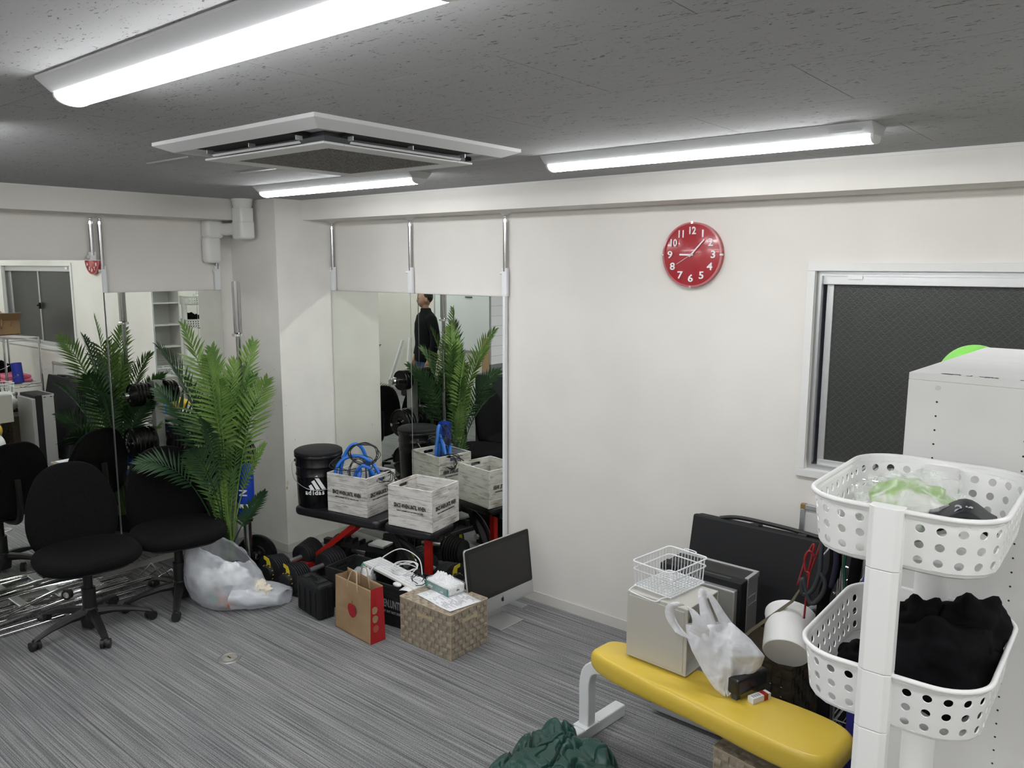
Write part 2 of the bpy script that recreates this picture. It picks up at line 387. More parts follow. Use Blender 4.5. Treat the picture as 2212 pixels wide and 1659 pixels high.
# thin shadow-line moulding between ceiling and beams
struct('trim_3', MB().box(0, XR, -.256, -.2507, H-.012, H+.002), M['casing'])
struct('trim_4', MB().box(-.295, -.290, YB, CY, H-.012, H+.002), M['casing'])
def bboard(name, x0, x1, y0, y1):
    struct(name, MB().box(x0, x1, y0, y1, 0, .062), M['base'], bevel=.0015)
bboard('baseboard_right', 0, XR, -.006, 0)
bboard('baseboard_column_side', 0, .006, CY-.006, 0)
bboard('baseboard_column_face', XL, 0.0, CY-.006, CY)
bboard('baseboard_left', XL, XL+.006, YB, CY)
bboard('baseboard_front', XL, XR, YB, YB+.006)

rr = random.Random(31)
def torn(y, z, w_, h_, m_, nm):
    pts = [(w_*cos(a)*rr.uniform(.55, 1), h_*sin(a)*rr.uniform(.55, 1)) for a in [2*pi*k/11 for k in range(11)]]
    o = MB().prism(pts, -.0002, .0009).build(nm, m_, col); o.matrix_local = Matrix.Translation((.0004, y, z)) @ Matrix.Rotation(pi/2, 4, 'Z') @ Matrix.Rotation(pi/2, 4, 'X')
torn(-.455, .505, .013, .024, mat('torn_paper', (.72, .62, .44), .9), 'torn_paper_patch')
torn(-.462, .470, .008, .014, mat('bare_plaster', (.42, .35, .25), .9), 'torn_paper_patch')
for (y, z, l_, a_) in ((-.36, .50, .030, -.4), (-.30, .36, .018, 1.4), (-.40, .40, .022, .8), (-.43, .66, .012, .2), (-.38, .80, .014, 1.2), (-.20, .34, .012, 1.5), (-.44, 1.05, .010, .3)):
    o = MB().box(-l_/2, l_/2, -.0009, .0009, 0, .0006).build('scuff_mark', mat('scuff_grey', (.26, .24, .20), .9), col)
    o.matrix_local = Matrix.Translation((.0003, y, z)) @ Matrix.Rotation(pi/2, 4, 'Z') @ Matrix.Rotation(pi/2, 4, 'X') @ Matrix.Rotation(a_, 4, 'Z')
for (x, z, l_, a_) in ((-.16, .92, .014, 1.2), (-.10, 1.02, .010, .4), (-.20, .80, .012, .9), (-.08, 1.30, .010, 1.3), (-.12, .45, .014, .5)):
    o = MB().box(-l_/2, l_/2, -.0009, .0009, 0, .0006).build('scuff_mark', mat('scuff_grey', (.26, .24, .20), .9), col)
    o.matrix_local = Matrix.Translation((x, CY-.0003, z)) @ Matrix.Rotation(pi/2, 4, 'X') @ Matrix.Rotation(a_, 4, 'Z')
# ceiling boards, brick-bonded 455 x 910
ceil = struct('ceiling', MB().box(XL-.1, XR+.1, YB-.1, .1, H+.014, H+.05), M['dkgrey'])
tile_me = None
for k in range(-1, 12):
    y1 = -.015-.455*(k)
    y0 = y1-.455
    off = 3.01 if k % 2 == 1 else 3.48-.0
    off = 3.02 if (k % 2 == 1) else 3.475
    for i in range(-5, 5):
        x0 = off+.91*i; x1 = x0+.91
        cx0, cx1, cy0, cy1 = max(x0, XL-.05), min(x1, XR+.05), max(y0, YB-.05), min(y1, .05)
        if cx1-cx0 < .02 or cy1-cy0 < .02: continue
        full = (cx0 == x0 and cx1 == x1 and cy0 == y0 and cy1 == y1)
        g = .0011
        if full and tile_me:
            o = bpy.data.objects.new('ceiling_tile', tile_me); COL.objects.link(o); o.parent = ceil
            o.location = (x0, y0, 0)
        else:
            b = MB(); b.box(g+cx0-x0, cx1-x0-g, g+cy0-y0, cy1-y0-g, H, H+.012)
            o = b.build('ceiling_tile', M['ceil'], ceil, loc=(x0, y0, 0))
            if full: tile_me = o.data

# window
win = MB()
def frame(mb, x0, x1, z0, z1, w, y0, y1):
    mb.box(x0, x1, y0, y1, z1-w, z1).box(x0, x1, y0, y1, z0, z0+w).box(x0, x0+w, y0, y1, z0+w, z1-w).box(x1-w, x1, y0, y1, z0+w, z1-w); return mb
window = struct('window_1', frame(MB(), 3.362, 5.40, 1.050, 2.026, .036, -.014, .10), M['casing'], bevel=.002)
frame(MB(), 3.398, 5.364, 1.086, 1.990, .022, .02, .11).build('window_frame', M['alu'], window)
s1 = frame(MB(), 3.435, 4.43, 1.10, 1.968, .030, .045, .07).build('sash', M['alum2'], window, bevel=.002)
MB().box(3.46, 4.405, .055, .060, 1.12, 1.945).build('pane', M['wglass'], s1)
s2 = frame(MB(), 4.38, 5.34, 1.10, 1.968, .030, .072, .097).build('sash', M['alum2'], window, bevel=.002)
MB().box(4.40, 5.32, .082, .087, 1.12, 1.945).build('pane', M['wglass'], s2)
MB().box(3.42, 5.35, .025, .043, 1.93, 1.985).build('head_track', M['alum2'], window, bevel=.003)
MB().box(3.53, 3.59, .018, .025, 1.955, 1.978).build('sticker', M['white'], window)
MB().box(3.415, 3.425, -.002, .03, 1.12, 1.97).build('side_track', M['alu'], window)
MB().box(4.385, 4.40, .02, .045, 1.50, 1.57).cyl((4.39, .03, 1.54), (4.39, -.0, 1.54), .008).build('window_latch', M['blk'], window)

# ---------------------------------------------------------------- ceiling lamps
def ceiling_lamp(x, y, label):
    t = thing('ceiling_light', label, 'light', (x, y, H))
    L = 1.25
    def prof(pr, x0, x1):
        n = len(pr); vs = [(x0, a, b) for a, b in pr]+[(x1, a, b) for a, b in pr]
        return MB().add(vs, [(i, (i+1) % n, n+(i+1) % n, n+i) for i in range(n)]+[tuple(range(n))[::-1], tuple(range(n, 2*n))])
    prof([(-.078, 0), (-.078, -.006), (-.044, -.034), (.044, -.034), (.078, -.006), (.078, 0)], 0, L).build('lamp_body', M['lightbody'], t, bevel=.002)
    d = [(-.041, -.033)]+[(-.041*cos(a), -.037-.022*sin(a)) for a in [rad(q) for q in range(0, 181, 15)]]+[(.041, -.033)]
    prof(d, .012, L-.012).build('diffuser', M['diff'], t, smooth=True)
    prof([(a*1.04, b-.001) for a, b in d], .004, .013).build('end_cap', M['whitepl'], t)
    prof([(a*1.04, b-.001) for a, b in d], L-.013, L-.004).build('end_cap', M['whitepl'], t)
    if x > 2.6 and y > -1: MB().box(L-.13, L-.03, -.009, .009, 0, .0006, TR((0, -.0612, -.0205), rx=rad(-141))).build('rating_label', M['paper'], t)
    return t
LY1, LY2, LY3 = -.953, -2.755, -4.55
ceiling_lamp(2.63, LY1, 'long lit ceiling light above the red wall clock')
ceiling_lamp(.62, LY1, 'lit ceiling light behind the air conditioner panel, smallest in view')
ceiling_lamp(2.53, LY2, 'largest lit ceiling light at the top left, nearest the viewer')
ceiling_lamp(.50, LY2, 'lit ceiling light just left of the frame beyond the nearest light')
ceiling_lamp(4.62, LY1, 'added unseen ceiling light over the window, right of the frame')  # out of view, added for the room lighting
ceiling_lamp(4.62, LY2, 'added unseen ceiling light above and behind the viewer')  # also out of view, put in for its light
ceiling_lamp(.50, LY3, 'added unseen ceiling light in the back row over the left wall side')  # this and the next two: unseen lamps added to lift the walls
ceiling_lamp(2.53, LY3, 'added unseen ceiling light in the middle of the back row')
ceiling_lamp(4.62, LY3, 'added unseen ceiling light at the far right of the back row')

# ---------------------------------------------------------------- ceiling air conditioner
ac = thing('air_conditioner', 'square white ceiling cassette air conditioner with grey intake grille', 'air conditioner', (2.20, -1.68, H))
hw = .475
f = MB()
f.add([(-hw,-hw,0),(hw,-hw,0),(hw,hw,0),(-hw,hw,0),(-hw,-hw,-.012),(hw,-hw,-.012),(hw,hw,-.012),(-hw,hw,-.012),
       (-.42,-.42,-.034),(.42,-.42,-.034),(.42,.42,-.034),(-.42,.42,-.034),(-.42,-.42,-.018),(.42,-.42,-.018),(.42,.42,-.018),(-.42,.42,-.018)],
      [(0,1,5,4),(1,2,6,5),(2,3,7,6),(3,0,4,7),(4,5,9,8),(5,6,10,9),(6,7,11,10),(7,4,8,11),(8,9,13,12),(9,10,14,13),(10,11,15,14),(11,8,12,15),(12,13,14,15)])
f.build('panel', M['acw'], ac, bevel=.002)
for k in range(4):
    T = Matrix.Rotation(k*pi/2, 4, 'Z')
    MB().box(-.27, .27, -.419, -.338, -.033, -.020, T).build('air_outlet', M['dark'], ac)
    MB().box(-.255, .255, -.004, .004, -.0012, .0012, T @ TR((0, -.366, -.051), rx=rad(-40))).build('louver', M['acw'], ac)
    for xb in (-.2595, 0, .2595): MB().box(xb-.0015, xb+.0015, -.385, -.360, -.046, -.03, T).build('louver_bracket', M['alu'], ac)
def ring(a, b, z0, z1):
    m = MB(); m.box(-b, b, -b, -a, z0, z1).box(-b, b, a, b, z0, z1).box(-b, -a, -a, a, z0, z1).box(a, b, -a, a, z0, z1); return m
ring(.262, .345, -.060, -.052).build('grille_frame', M['acw'], ac, bevel=.003)
ring(.30, .325, -.052, -.02).build('grille_upstand', M['dkgrey'], ac)
MB().box(-.262, .262, -.262, .262, -.052, -.045).build('grille_backing', M['dark'], ac)
gr = MB()
for i in range(31):
    p = -.2585+.01723*i
    gr.box(p-.0024, p+.0024, -.262, .262, -.0585, -.053).box(-.262, .262, p-.0024, p+.0024, -.0575, -.053)
o = gr.build('intake_grille', M['grille'], ac); o['kind'] = 'stuff'
# two ceiling hatch slits beside it
for (x0, x1, y) in ((1.15, 1.50, -1.886), (1.15, 1.44, -1.44)):
    tag(MB().box(x0, x1, y-.006, y+.006, H-.004, H+.001).build('ceiling_joint_strip', M['alu']), 'short grey joint strip on the ceiling left of the air conditioner, %s' % ('nearer one' if y < -1.6 else 'farther one'), 'strip')
tag(MB().lathe([(.008, 0), (.008, -.004), (.004, -.006)], 10, TR((1.60, -1.70, H))).build('ceiling_screw', M['chrome']), 'tiny bright screw head on the ceiling left of the air conditioner', 'screw')

# ---------------------------------------------------------------- mirrors
def mirror(x0, x1, y0, y1, z0, z1, label, axis):
    t = thing('wall_mirror', label, 'mirror', ((x0+x1)/2, (y0+y1)/2, z0), group=None)
    hx, hy, hz = (x1-x0)/2, (y1-y0)/2, z1-z0
    if axis == 'y':   # faces -y, surface at local y = -hy
        MB().box(-hx+.002, hx-.002, -hy, hy, .002, hz-.002).build('mirror_glass', M['mirror'], t)
        MB().box(-hx, hx, -hy+.002, hy+.004, 0, hz).build('mirror_backing', M['alu'], t)
    else:
        MB().box(-hx, hx, -hy+.002, hy-.002, .002, hz-.002).build('mirror_glass', M['mirror'], t)
        MB().box(-hx-.004, hx-.002, -hy, hy, 0, hz).build('mirror_backing', M['alu'], t)
    return t
mirror(.004, .815, -.030, -.024, .05, 1.8305, 'tall wall mirror panel beside the column on the right wall', 'y')
mirror(.817, 1.606, -.030, -.024, .05, 1.8305, 'tall wall mirror panel next to the bare wall, right of its twin', 'y')
mirror(-.518, -.512, -1.380, -.583, .05, 1.8367, 'tall mirror panel on the left wall reflecting shelves, behind the palm', 'x')
mirror(-.518, -.512, -2.350, -1.386, .05, 2.036, 'left-most mirror panel, mounted higher, reflecting the window and clock', 'x')
def tension_pole(x, y, zt, ztop, label, ax='y', knob=-1, full=False, bh=.165):
    t = thing('tension_pole', label, 'pole', (x, y, 0), rz=0 if ax == 'y' else rad(90))
    z1 = zt+bh
    if full: MB().box(-.008, .010, -.014, .012, .0, zt).build('side_channel', M['whitemt'], t, bevel=.002)
    MB().box(-.019, .019, -.010, .012, zt-(.0 if not full else 0), z1).build('bracket', M['whitemt'], t, bevel=.003)
    MB().cyl((0, 0, z1-.02), (0, 0, ztop-.045), .0125, n=16).build('tube', M['chrome2'], t, smooth=True)
    MB().cyl((0, 0, ztop-.055), (0, 0, ztop-.038), .015, n=16).cyl((0, 0, ztop-.038), (0, 0, ztop-.016), .005).ball((0, 0, ztop-.022), .010).build('screw_foot', M['chrome'], t, smooth=True)
    MB().cyl((0, 0, ztop-.014), (0, 0, ztop), .014, .034, n=20).build('foot_cap', M['whitemt'], t, smooth=True)
    MB().cyl((knob*.018, -.004, z1-.03), (knob*.030, -.010, z1-.03), .009, n=12).build('knob', M['whitepl'], t, smooth=True)
    return t
tension_pole(.022, -.022, 1.8305, HB, 'chrome tension pole over the mirror corner by the column')
tension_pole(.815, -.022, 1.8305, HB, 'chrome tension pole above the seam of the two right wall mirrors')
tension_pole(1.612, -.022, 1.8305, HB, 'chrome tension pole with long white channel at the right end of the mirrors', full=True)
tension_pole(-.522, -.60, 1.8367, 2.12, 'short white mirror bracket on left wall beneath the pipe duct', 'x')
tension_pole(-.522, -1.375, 1.8367, 2.3086, 'right one of the paired chrome poles on the left wall', 'x')
tension_pole(-.522, -1.43, 2.036, 2.3086, 'left one of the paired chrome poles on the left wall', 'x', bh=.05)

# pipe duct cover
pd = thing('pipe_duct', 'glossy white plastic pipe duct bending from ceiling down the left wall corner', 'duct', (-.235, -.56, H))
def vduct(mb, w, d, z0, z1, cx=0, cy=0, r=.02):
    return mb.prism(rrect(w, d, r, 4, cx, cy), z0, z1)
vduct(MB(), .115, .105, -.20, -.06).build('vertical_section', M['whitepl'], pd, smooth=True)
MB().lathe([(.07, 0), (.066, -.02), (.058, -.06)], 24).build('ceiling_collar', M['whitepl'], pd, smooth=True)
MB().slab(rrect(.122, .112, .022, 4), -.265, -.14, .02).build('lower_elbow', M['whitepl'], pd, smooth=True)
MB().box(-.26, 0, -.045, .045, -.235, -.155).build('cross_section', M['whitepl'], pd, bevel=.015)
MB().slab(rrect(.09, .125, .02, 4, -.26, -.075), -.255, -.13, .02).build('wall_elbow', M['whitepl'], pd, smooth=True)
MB().slab(rrect(.075, .12, .03, 5, -.265, -.085), -.425, -.245, .025).build('wall_section', M['whitepl'], pd, smooth=True)
for k in (-1, 0, 1): MB().cyl((-.255, -.085+k*.02, -.428), (-.255, -.085+k*.02, -.420), .006, n=8).build('clip', M['grey'], pd)

# ---------------------------------------------------------------- wall clock
ck = thing('wall_clock', 'round red wall clock with raised white numerals under the beam', 'clock', (2.803, 0, 2.064))
def disc(mb, r, y0, y1, bev=.0, n=48):
    mb.lathe([(r-bev, y0), (r, y0+bev*.6), (r, y1-bev), (r-bev*1.5, y1)], n, Matrix.Rotation(pi/2, 4, 'X')); return mb
disc(MB(), .157, 0, .030, .004).build('clock_case', M['clockred'], ck, smooth=True)
MB().lathe([(.157, .026), (.1575, .034), (.150, .036), (.148, .031)], 48, Matrix.Rotation(pi/2, 4, 'X'), cap=False).build('clock_rim', mat('rim_pink', (.5, .16, .17), .2), ck, smooth=True)
for h in range(1, 13):
    a = rad(90-30*h); R = .115
    text_mesh(str(h), .050, M['white'], ck, face((R*cos(a), -.034, R*sin(a)), 0), sx=1.15 if h < 10 else .86, ext=.002, name='numeral', bold=.0008)
def hand(name, L, w, ang, y, back=.02):
    T = Matrix.Translation((0, y, 0)) @ Matrix.Rotation(ang, 4, 'Y')
    MB().box(-w/2, w/2, -.001, .001, -back, L, T).build(name, M['white'], ck)
hand('hour_hand', .062, .008, rad(-88.5+0), -.036, .01); hand('minute_hand', .100, .006, rad(43), -.039, .012); hand('second_hand', .087, .0015, rad(239), -.041, .02)
MB().cyl((0, -.034, 0), (0, -.044, 0), .006).build('hub', M['white'], ck)
for a in (0, 90, 180, 270): MB().box(-.006, .006, -.038, -.020, -.005, .005, Matrix.Rotation(rad(a), 4, 'Y') @ TR((.155, 0, 0))).build('rim_clip', M['chrome'], ck, bevel=.001)
disc(MB(), .149, .0425, .044).build('clock_glass', film_mat('clock_glass', (.5, .5, .5), .02, .05, 0.0), ck, smooth=True)

# ---------------------------------------------------------------- office chairs
def back_outline(w, h, n=44):
    half = [(0, .0), (.40, .0), (.66, .012), (.84, .06), (.94, .15), (1.0, .30), (.985, .46), (.92, .62), (.80, .77), (.64, .89), (.42, .965), (.2, .995), (0, 1.0)]
    sp = [(p_.x, p_.y) for p_ in spline([(a, b, 0) for a, b in half], 3)]
    full = sp+[(-x, z) for x, z in sp[::-1][1:-1]]
    return [(x*w/2, (z-.5)*h) for x, z in full]
def office_chair(loc, label, face_az, base_az, back_off=0):
    t = thing('office_chair', label, 'chair', loc)
    r = Matrix.Rotation(face_az, 4, 'Z')   # local +x = facing direction
    seat = MB().slab([(y*1.0+.0, x) for x, y in [(a*.262, b*.25) for a, b in [((abs(cos(q))**.75)*(1 if cos(q) > 0 else -1), (abs(sin(q))**.75)*(1 if sin(q) > 0 else -1)) for q in [2*pi*i/48 for i in range(48)]]]], .405, .475, .034, r @ TR((.045, 0, 0)), 5)
    seat.build('seat', M['blkfab'], t, smooth=True, angle=180)
    MB().slab(rrect(.40, .40, .12, 6), .388, .408, .008, r @ TR((.045, 0, 0))).build('seat_shell', M['blk'], t, smooth=True)
    # backrest: domed cushion bent around the sitter
    bo = back_outline(.475, .50)
    mb = MB(); T = r @ TR((-.235, 0, .655), ry=rad(-8)) @ Matrix.Rotation(pi/2, 4, 'Z') @ Matrix.Rotation(pi/2, 4, 'X')
    rings = []
    for (sc, dz) in ((0.0, .038), (.35, .037), (.7, .034), (.88, .028), (.97, .015), (1.0, 0), (.97, -.014), (.88, -.022), (.5, -.026), (0.0, -.027)):
        rings.append([(x*sc, z*sc, dz+.38*(x*sc)**2) for x, z in bo])
    n = len(bo); vs = [p for R_ in rings for p in R_]
    mb.add(vs, [(i*n+j, (i+1)*n+j, (i+1)*n+(j+1) % n, i*n+(j+1) % n) for i in range(len(rings)-1) for j in range(n)], T)
    mb.build('backrest', M['blkfab'], t, smooth=True, angle=180)
    MB().tube([r @ Vector(p) for p in spline([(-.02, 0, .375), (-.16, 0, .365), (-.262, 0, .40), (-.285, 0, .52), (-.28, 0, .66)])], .019, 8).build('back_bar', M['blk'], t, smooth=True)
    MB().cyl((0, 0, .07), (0, 0, .24), .036, n=20).cyl((0, 0, .24), (0, 0, .37), .024, n=20).lathe([(.045, .02), (.05, .06), (.05, .11), (.036, .13)], 20).build('gas_column', M['blk'], t, smooth=True)
    MB().box(-.10, .12, -.07, .07, .355, .392, r).build('tilt_mechanism', M['blk'], t, bevel=.008)
    MB().tube([r @ Vector((.02, -.05, .37)), r @ Vector((.03, -.22, .365))], .006).build('lever', M['blk'], t)
    for k in range(5):
        a = base_az+2*pi*k/5; d = Vector((cos(a), sin(a), 0)); s_ = Vector((-sin(a), cos(a), 0)); mb = MB(); vs = []
        prof = [(.03, .115, .052, .030), (.12, .112, .036, .026), (.22, .095, .024, .022), (.295, .072, .018, .018), (.312, .066, .012, .016)]
        for R_, z, th, hw_ in prof:
            for dx, dz in ((-1, 0), (-.6, 1), (.6, 1), (1, 0), (.7, -1), (-.7, -1)):
                vs.append(d*R_+s_*(dx*hw_)+Vector((0, 0, z-.015+dz*th*.45)))
        fs = [(i*6+j, i*6+(j+1) % 6, (i+1)*6+(j+1) % 6, (i+1)*6+j) for i in range(4) for j in range(6)]+[(0,1,2,3,4,5)[::-1], tuple(range(24, 30))]
        mb.add(vs, fs).build('base_arm', M['blk'], t, smooth=True)
        c = d*.305; q = a+1.1*k
        cs = MB(); ax = Vector((cos(q), sin(q), 0))
        for sgn in (-1, 1):
            cs.cyl(Vector((c.x, c.y, .026))+ax*sgn*.006, Vector((c.x, c.y, .026))+ax*sgn*.024, .0255, n=20)
        cs.cyl(Vector((c.x, c.y, .03)), Vector((c.x, c.y, .062)), .009)
        cs.ball((c.x, c.y, .034), .021, .021, .022, 12, 8)
        cs.build('caster', M['blk'], t, smooth=True)
    return t
office_chair((.144, -1.871, 0), 'black office swivel chair, front left one nearest the viewer', rad(-8), rad(-82))
office_chair((.165, -1.355, 0), 'black office swivel chair behind, beside the palm and rubbish bag', rad(-14), rad(-33))

# ---------------------------------------------------------------- potted palm
palm = thing('potted_palm', 'tall green artificial areca palm behind the black office chairs', 'plant', (.215, -1.055, 0))
MB().lathe([(.085, 0), (.10, .02), (.115, .18), (.12, .19), (.12, .20), (.108, .20), (.105, .17)], 28).build('pot', M['blk'], palm, smooth=True)
MB().lathe([(.104, .165), (.06, .178), (0.001, .18)], 24).build('soil', M['dkgrey'], palm, smooth=True)
CR = Vector((.775, .632, 0)); CD = Vector((-.632, .775, 0))   # picture-right and away-from-viewer directions on the floor
def W(u_, d_, z): return CR*u_+CD*d_+Vector((0, 0, z))
def frond(p0, p1, p2, m, L=.15, n=26, start=.30, droop=.25, wid=.0085, roll=0.0, seed=0):
    rnd = random.Random(seed)
    p0, p1, p2 = Vector(p0), Vector(p1), Vector(p2)
    B = lambda t: p0*(1-t)**2+p1*2*t*(1-t)+p2*t*t
    D = lambda t: ((p1-p0)*(1-t)+(p2-p1)*t).normalized()
    mb = MB(); mb.tube([B(i/14) for i in range(15)], [.0055*(1-.75*i/14) for i in range(15)], 6)
    up0 = Vector((0, 0, 1))
    for side in (-1, 1):
        for i in range(n):
            t = start+(1-start)*(i+.5*(side > 0))/n
            t = min(t, 1); p = B(t); d = D(t)
            s_ = d.cross(up0)
            if s_.length < .25: s_ = d.cross(Vector((CD.x, CD.y, 0)))
            s_.normalize(); upn = s_.cross(d).normalized()
            if roll: s_, upn = s_*cos(roll)+upn*sin(roll), upn*cos(roll)-s_*sin(roll)
            q = (t-start)/(1-start)
            ln = L*(.55+.60*sin(pi*min(1, q*.95+.10)))*(1-.30*q**3)*(.9+.2*rnd.random())
            ang = rad(58-30*q)+rnd.uniform(-.07, .07)
            dirn = (d*cos(ang)+s_*side*sin(ang)+upn*(.22-.1*q)).normalized()
            wv = (d*sin(ang)-s_*side*cos(ang)).normalized()
            pts = []
            for k, (a, ww) in enumerate(((0, .30), (.28, 1), (.62, .75), (1, .02))):
                c = p+dirn*(ln*a)-Vector((0, 0, 1))*(droop*ln*a*a)
                pts.append((c-wv*wid*ww, c+upn*.0025*(1-a), c+wv*wid*ww))
            vs = [v for tr in pts for v in tr]
            mb.add(vs, [(3*k+j, 3*k+j+1, 3*k+4+j, 3*k+3+j) for k in range(3) for j in range(2)])
    o = mb.build('frond', m, palm)
    return o
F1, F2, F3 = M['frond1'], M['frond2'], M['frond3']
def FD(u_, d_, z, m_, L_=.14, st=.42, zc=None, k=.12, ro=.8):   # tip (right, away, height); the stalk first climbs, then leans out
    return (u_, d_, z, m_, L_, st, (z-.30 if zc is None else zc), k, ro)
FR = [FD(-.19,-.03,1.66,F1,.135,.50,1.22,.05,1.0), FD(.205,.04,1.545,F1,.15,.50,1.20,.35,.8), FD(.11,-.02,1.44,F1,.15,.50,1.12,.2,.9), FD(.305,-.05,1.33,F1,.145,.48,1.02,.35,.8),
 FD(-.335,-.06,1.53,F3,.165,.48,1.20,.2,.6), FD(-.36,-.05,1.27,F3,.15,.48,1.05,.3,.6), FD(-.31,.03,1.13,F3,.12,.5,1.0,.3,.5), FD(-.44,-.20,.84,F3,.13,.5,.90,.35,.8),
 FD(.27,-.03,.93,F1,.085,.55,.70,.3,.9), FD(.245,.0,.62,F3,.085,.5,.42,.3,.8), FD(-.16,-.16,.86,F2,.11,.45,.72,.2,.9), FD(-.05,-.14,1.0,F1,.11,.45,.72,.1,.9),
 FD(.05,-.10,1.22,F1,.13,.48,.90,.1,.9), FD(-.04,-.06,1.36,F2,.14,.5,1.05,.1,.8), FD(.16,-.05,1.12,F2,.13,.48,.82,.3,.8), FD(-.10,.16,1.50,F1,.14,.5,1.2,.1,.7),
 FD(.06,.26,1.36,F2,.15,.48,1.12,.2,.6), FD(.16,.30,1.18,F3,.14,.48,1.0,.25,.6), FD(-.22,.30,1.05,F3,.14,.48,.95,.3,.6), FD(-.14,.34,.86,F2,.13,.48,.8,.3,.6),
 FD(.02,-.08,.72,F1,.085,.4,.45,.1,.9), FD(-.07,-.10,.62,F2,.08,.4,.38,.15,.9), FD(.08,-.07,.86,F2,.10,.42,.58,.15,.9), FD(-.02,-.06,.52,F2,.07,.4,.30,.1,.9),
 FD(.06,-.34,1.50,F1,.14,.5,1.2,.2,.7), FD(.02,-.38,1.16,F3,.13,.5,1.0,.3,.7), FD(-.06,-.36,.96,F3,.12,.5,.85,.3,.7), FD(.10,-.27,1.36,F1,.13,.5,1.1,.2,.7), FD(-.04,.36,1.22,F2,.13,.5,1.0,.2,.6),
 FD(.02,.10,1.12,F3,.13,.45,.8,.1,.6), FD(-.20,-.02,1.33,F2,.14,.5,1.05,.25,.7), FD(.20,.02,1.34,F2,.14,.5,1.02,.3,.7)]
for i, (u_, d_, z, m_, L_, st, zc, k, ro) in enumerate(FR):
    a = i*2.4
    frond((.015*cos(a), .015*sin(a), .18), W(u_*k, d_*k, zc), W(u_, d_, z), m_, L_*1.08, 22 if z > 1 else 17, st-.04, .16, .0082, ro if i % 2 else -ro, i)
for i in range(6):
    a = i*pi/3; MB().tube([(.03*cos(a), .03*sin(a), .17), (.018*cos(a+.5), .018*sin(a+.5), .45), (.012*cos(a+.9), .012*sin(a+.9), .75)], [.011, .009, .006], 8).build('stem', M['stem'], palm, smooth=True)

# ---------------------------------------------------------------- barbell and weight storage
bb = thing('barbell', 'upright chrome barbell standing between the palm and the column', 'barbell', (.24, -.93, 0))
MB().cyl((0, 0, 1.60), (0, 0, 1.905), .025, n=20).cyl((0, 0, 1.905), (0, 0, 1.912), .021, n=20).build('sleeve', M['chrome2'], bb, smooth=True)
MB().lathe([(.025, 1.575), (.036, 1.578), (.036, 1.592), (.025, 1.60)], 24).build('collar', M['chrome'], bb, smooth=True)
MB().cyl((0, 0, .42), (0, 0, 1.58), .0145, n=16).build('shaft', M['chrome2'], bb, smooth=True)
MB().cyl((0, 0, .03), (0, 0, .40), .025, n=20).lathe([(.025, .40), (.036, .403), (.036, .417), (.0145, .42)], 24).build('sleeve', M['chrome2'], bb, smooth=True)
bp = thing('barbell_pad', 'blue foam barbell pad with white lettering wrapped low round the barbell', 'pad', (.24, -.93, 0))
MB().lathe([(.030, .44), (.050, .45), (.052, .76), (.030, .775)], 24).build('foam_sleeve', M['bluepad'], bp, smooth=True)
text_mesh('N', .07, M['white'], bp, face((.036, -.040, .60), rad(30)) @ Matrix.Rotation(pi/2, 4, 'Z'), sx=.8, ext=.0015, bold=.002)
MB().lathe([(.0525, .50), (.0535, .505), (.0535, .52), (.0525, .525)], 24).build('white_band', M['white'], bp, smooth=True)

tree = thing('plate_tree', 'grey steel weight plate tree loaded with black plates behind the chairs', 'rack', (-.06, -.865, 0))
MB().box(-.032, .032, -.032, .032, .04, 1.185).build('post', M['alum2'], tree, bevel=.004)
MB().box(-.032, .032, -.28, .28, 0, .045).build('foot_bar', M['blk'], tree, bevel=.004)
MB().box(-.26, .26, -.032, .032, 0, .045).build('foot_bar', M['blk'], tree, bevel=.004)
PEG = [1.095, .75, .43]
for z in PEG:
    for sg in (-1, 1):
        MB().cyl((0, sg*.03, z), (0, sg*.235, z), .0125 if z < 1 else .024, n=16).lathe([(.036, 0), (.036, .012)], 20, TR((0, sg*.034, z), rx=rad(-90*sg))).build('peg', M['chrome'], tree, smooth=True)
def plate(loc, R_, th, label, axis='y', az=0, lay=0, text=None):
    t = thing('weight_plate', label, 'weight', loc, rz=az, group='black weight plates on the plate tree', rx=lay)
    pr = [(.026, -th/2), (R_*.45, -th/2), (R_*.5, -th*.25), (R_*.84, -th*.25), (R_*.88, -th/2), (R_*.97, -th/2), (R_, -th*.3), (R_, th*.3), (R_*.97, th/2), (R_*.88, th/2), (R_*.84, th*.25), (R_*.5, th*.25), (R_*.45, th/2), (.026, th/2)]
    m = MB(); T = Matrix.Rotation(pi/2, 4, 'X'); n = 36; k = len(pr)
    m.lathe(pr, n, T, cap=False); m.f += [((k-1)*n+j, (k-1)*n+(j+1) % n, (j+1) % n, j) for j in range(n)]
    m.build('disc', M['blkrub'], t, smooth=True)
    if text:
        for q, ch in enumerate(text):
            a = rad(60-22*q)
            text_mesh(ch, R_*.26, M['greyprint'], t, Matrix.Rotation(0, 4, 'Y') @ face((R_*.67*cos(a), -th*.27, R_*.67*sin(a)), 0) @ Matrix.Rotation(a-pi/2, 4, 'Z'), ext=.0006)
    return t
pos = ['top', 'middle', 'lowest']
for i, (z, R_, cnt, th) in enumerate(((PEG[0], .082, (3, 5), .022), (PEG[1], .112, (3, 5), .028), (PEG[2], .120, (2, 4), .030))):
    for s_, sg in enumerate((1, -1)):
        for k in range(cnt[s_]):
            plate((-.06, -.865+sg*(.058+th*.5+k*(th+.004)), z), R_, th, 'black weight plate on the %s peg, %s side, %s' % (pos[i], 'column' if sg > 0 else 'chair', ['innermost', 'second from the post', 'third from the post', 'fourth from the post', 'fifth from the post'][k]), text='IVANKO' if k == cnt[s_]-1 and i < 2 and sg < 0 else None)
MB_ = thing('barbell_collar', 'chrome and black spring collar clamped on the top peg of the plate tree', 'clamp', (-.06, -.865+.205, PEG[0]))
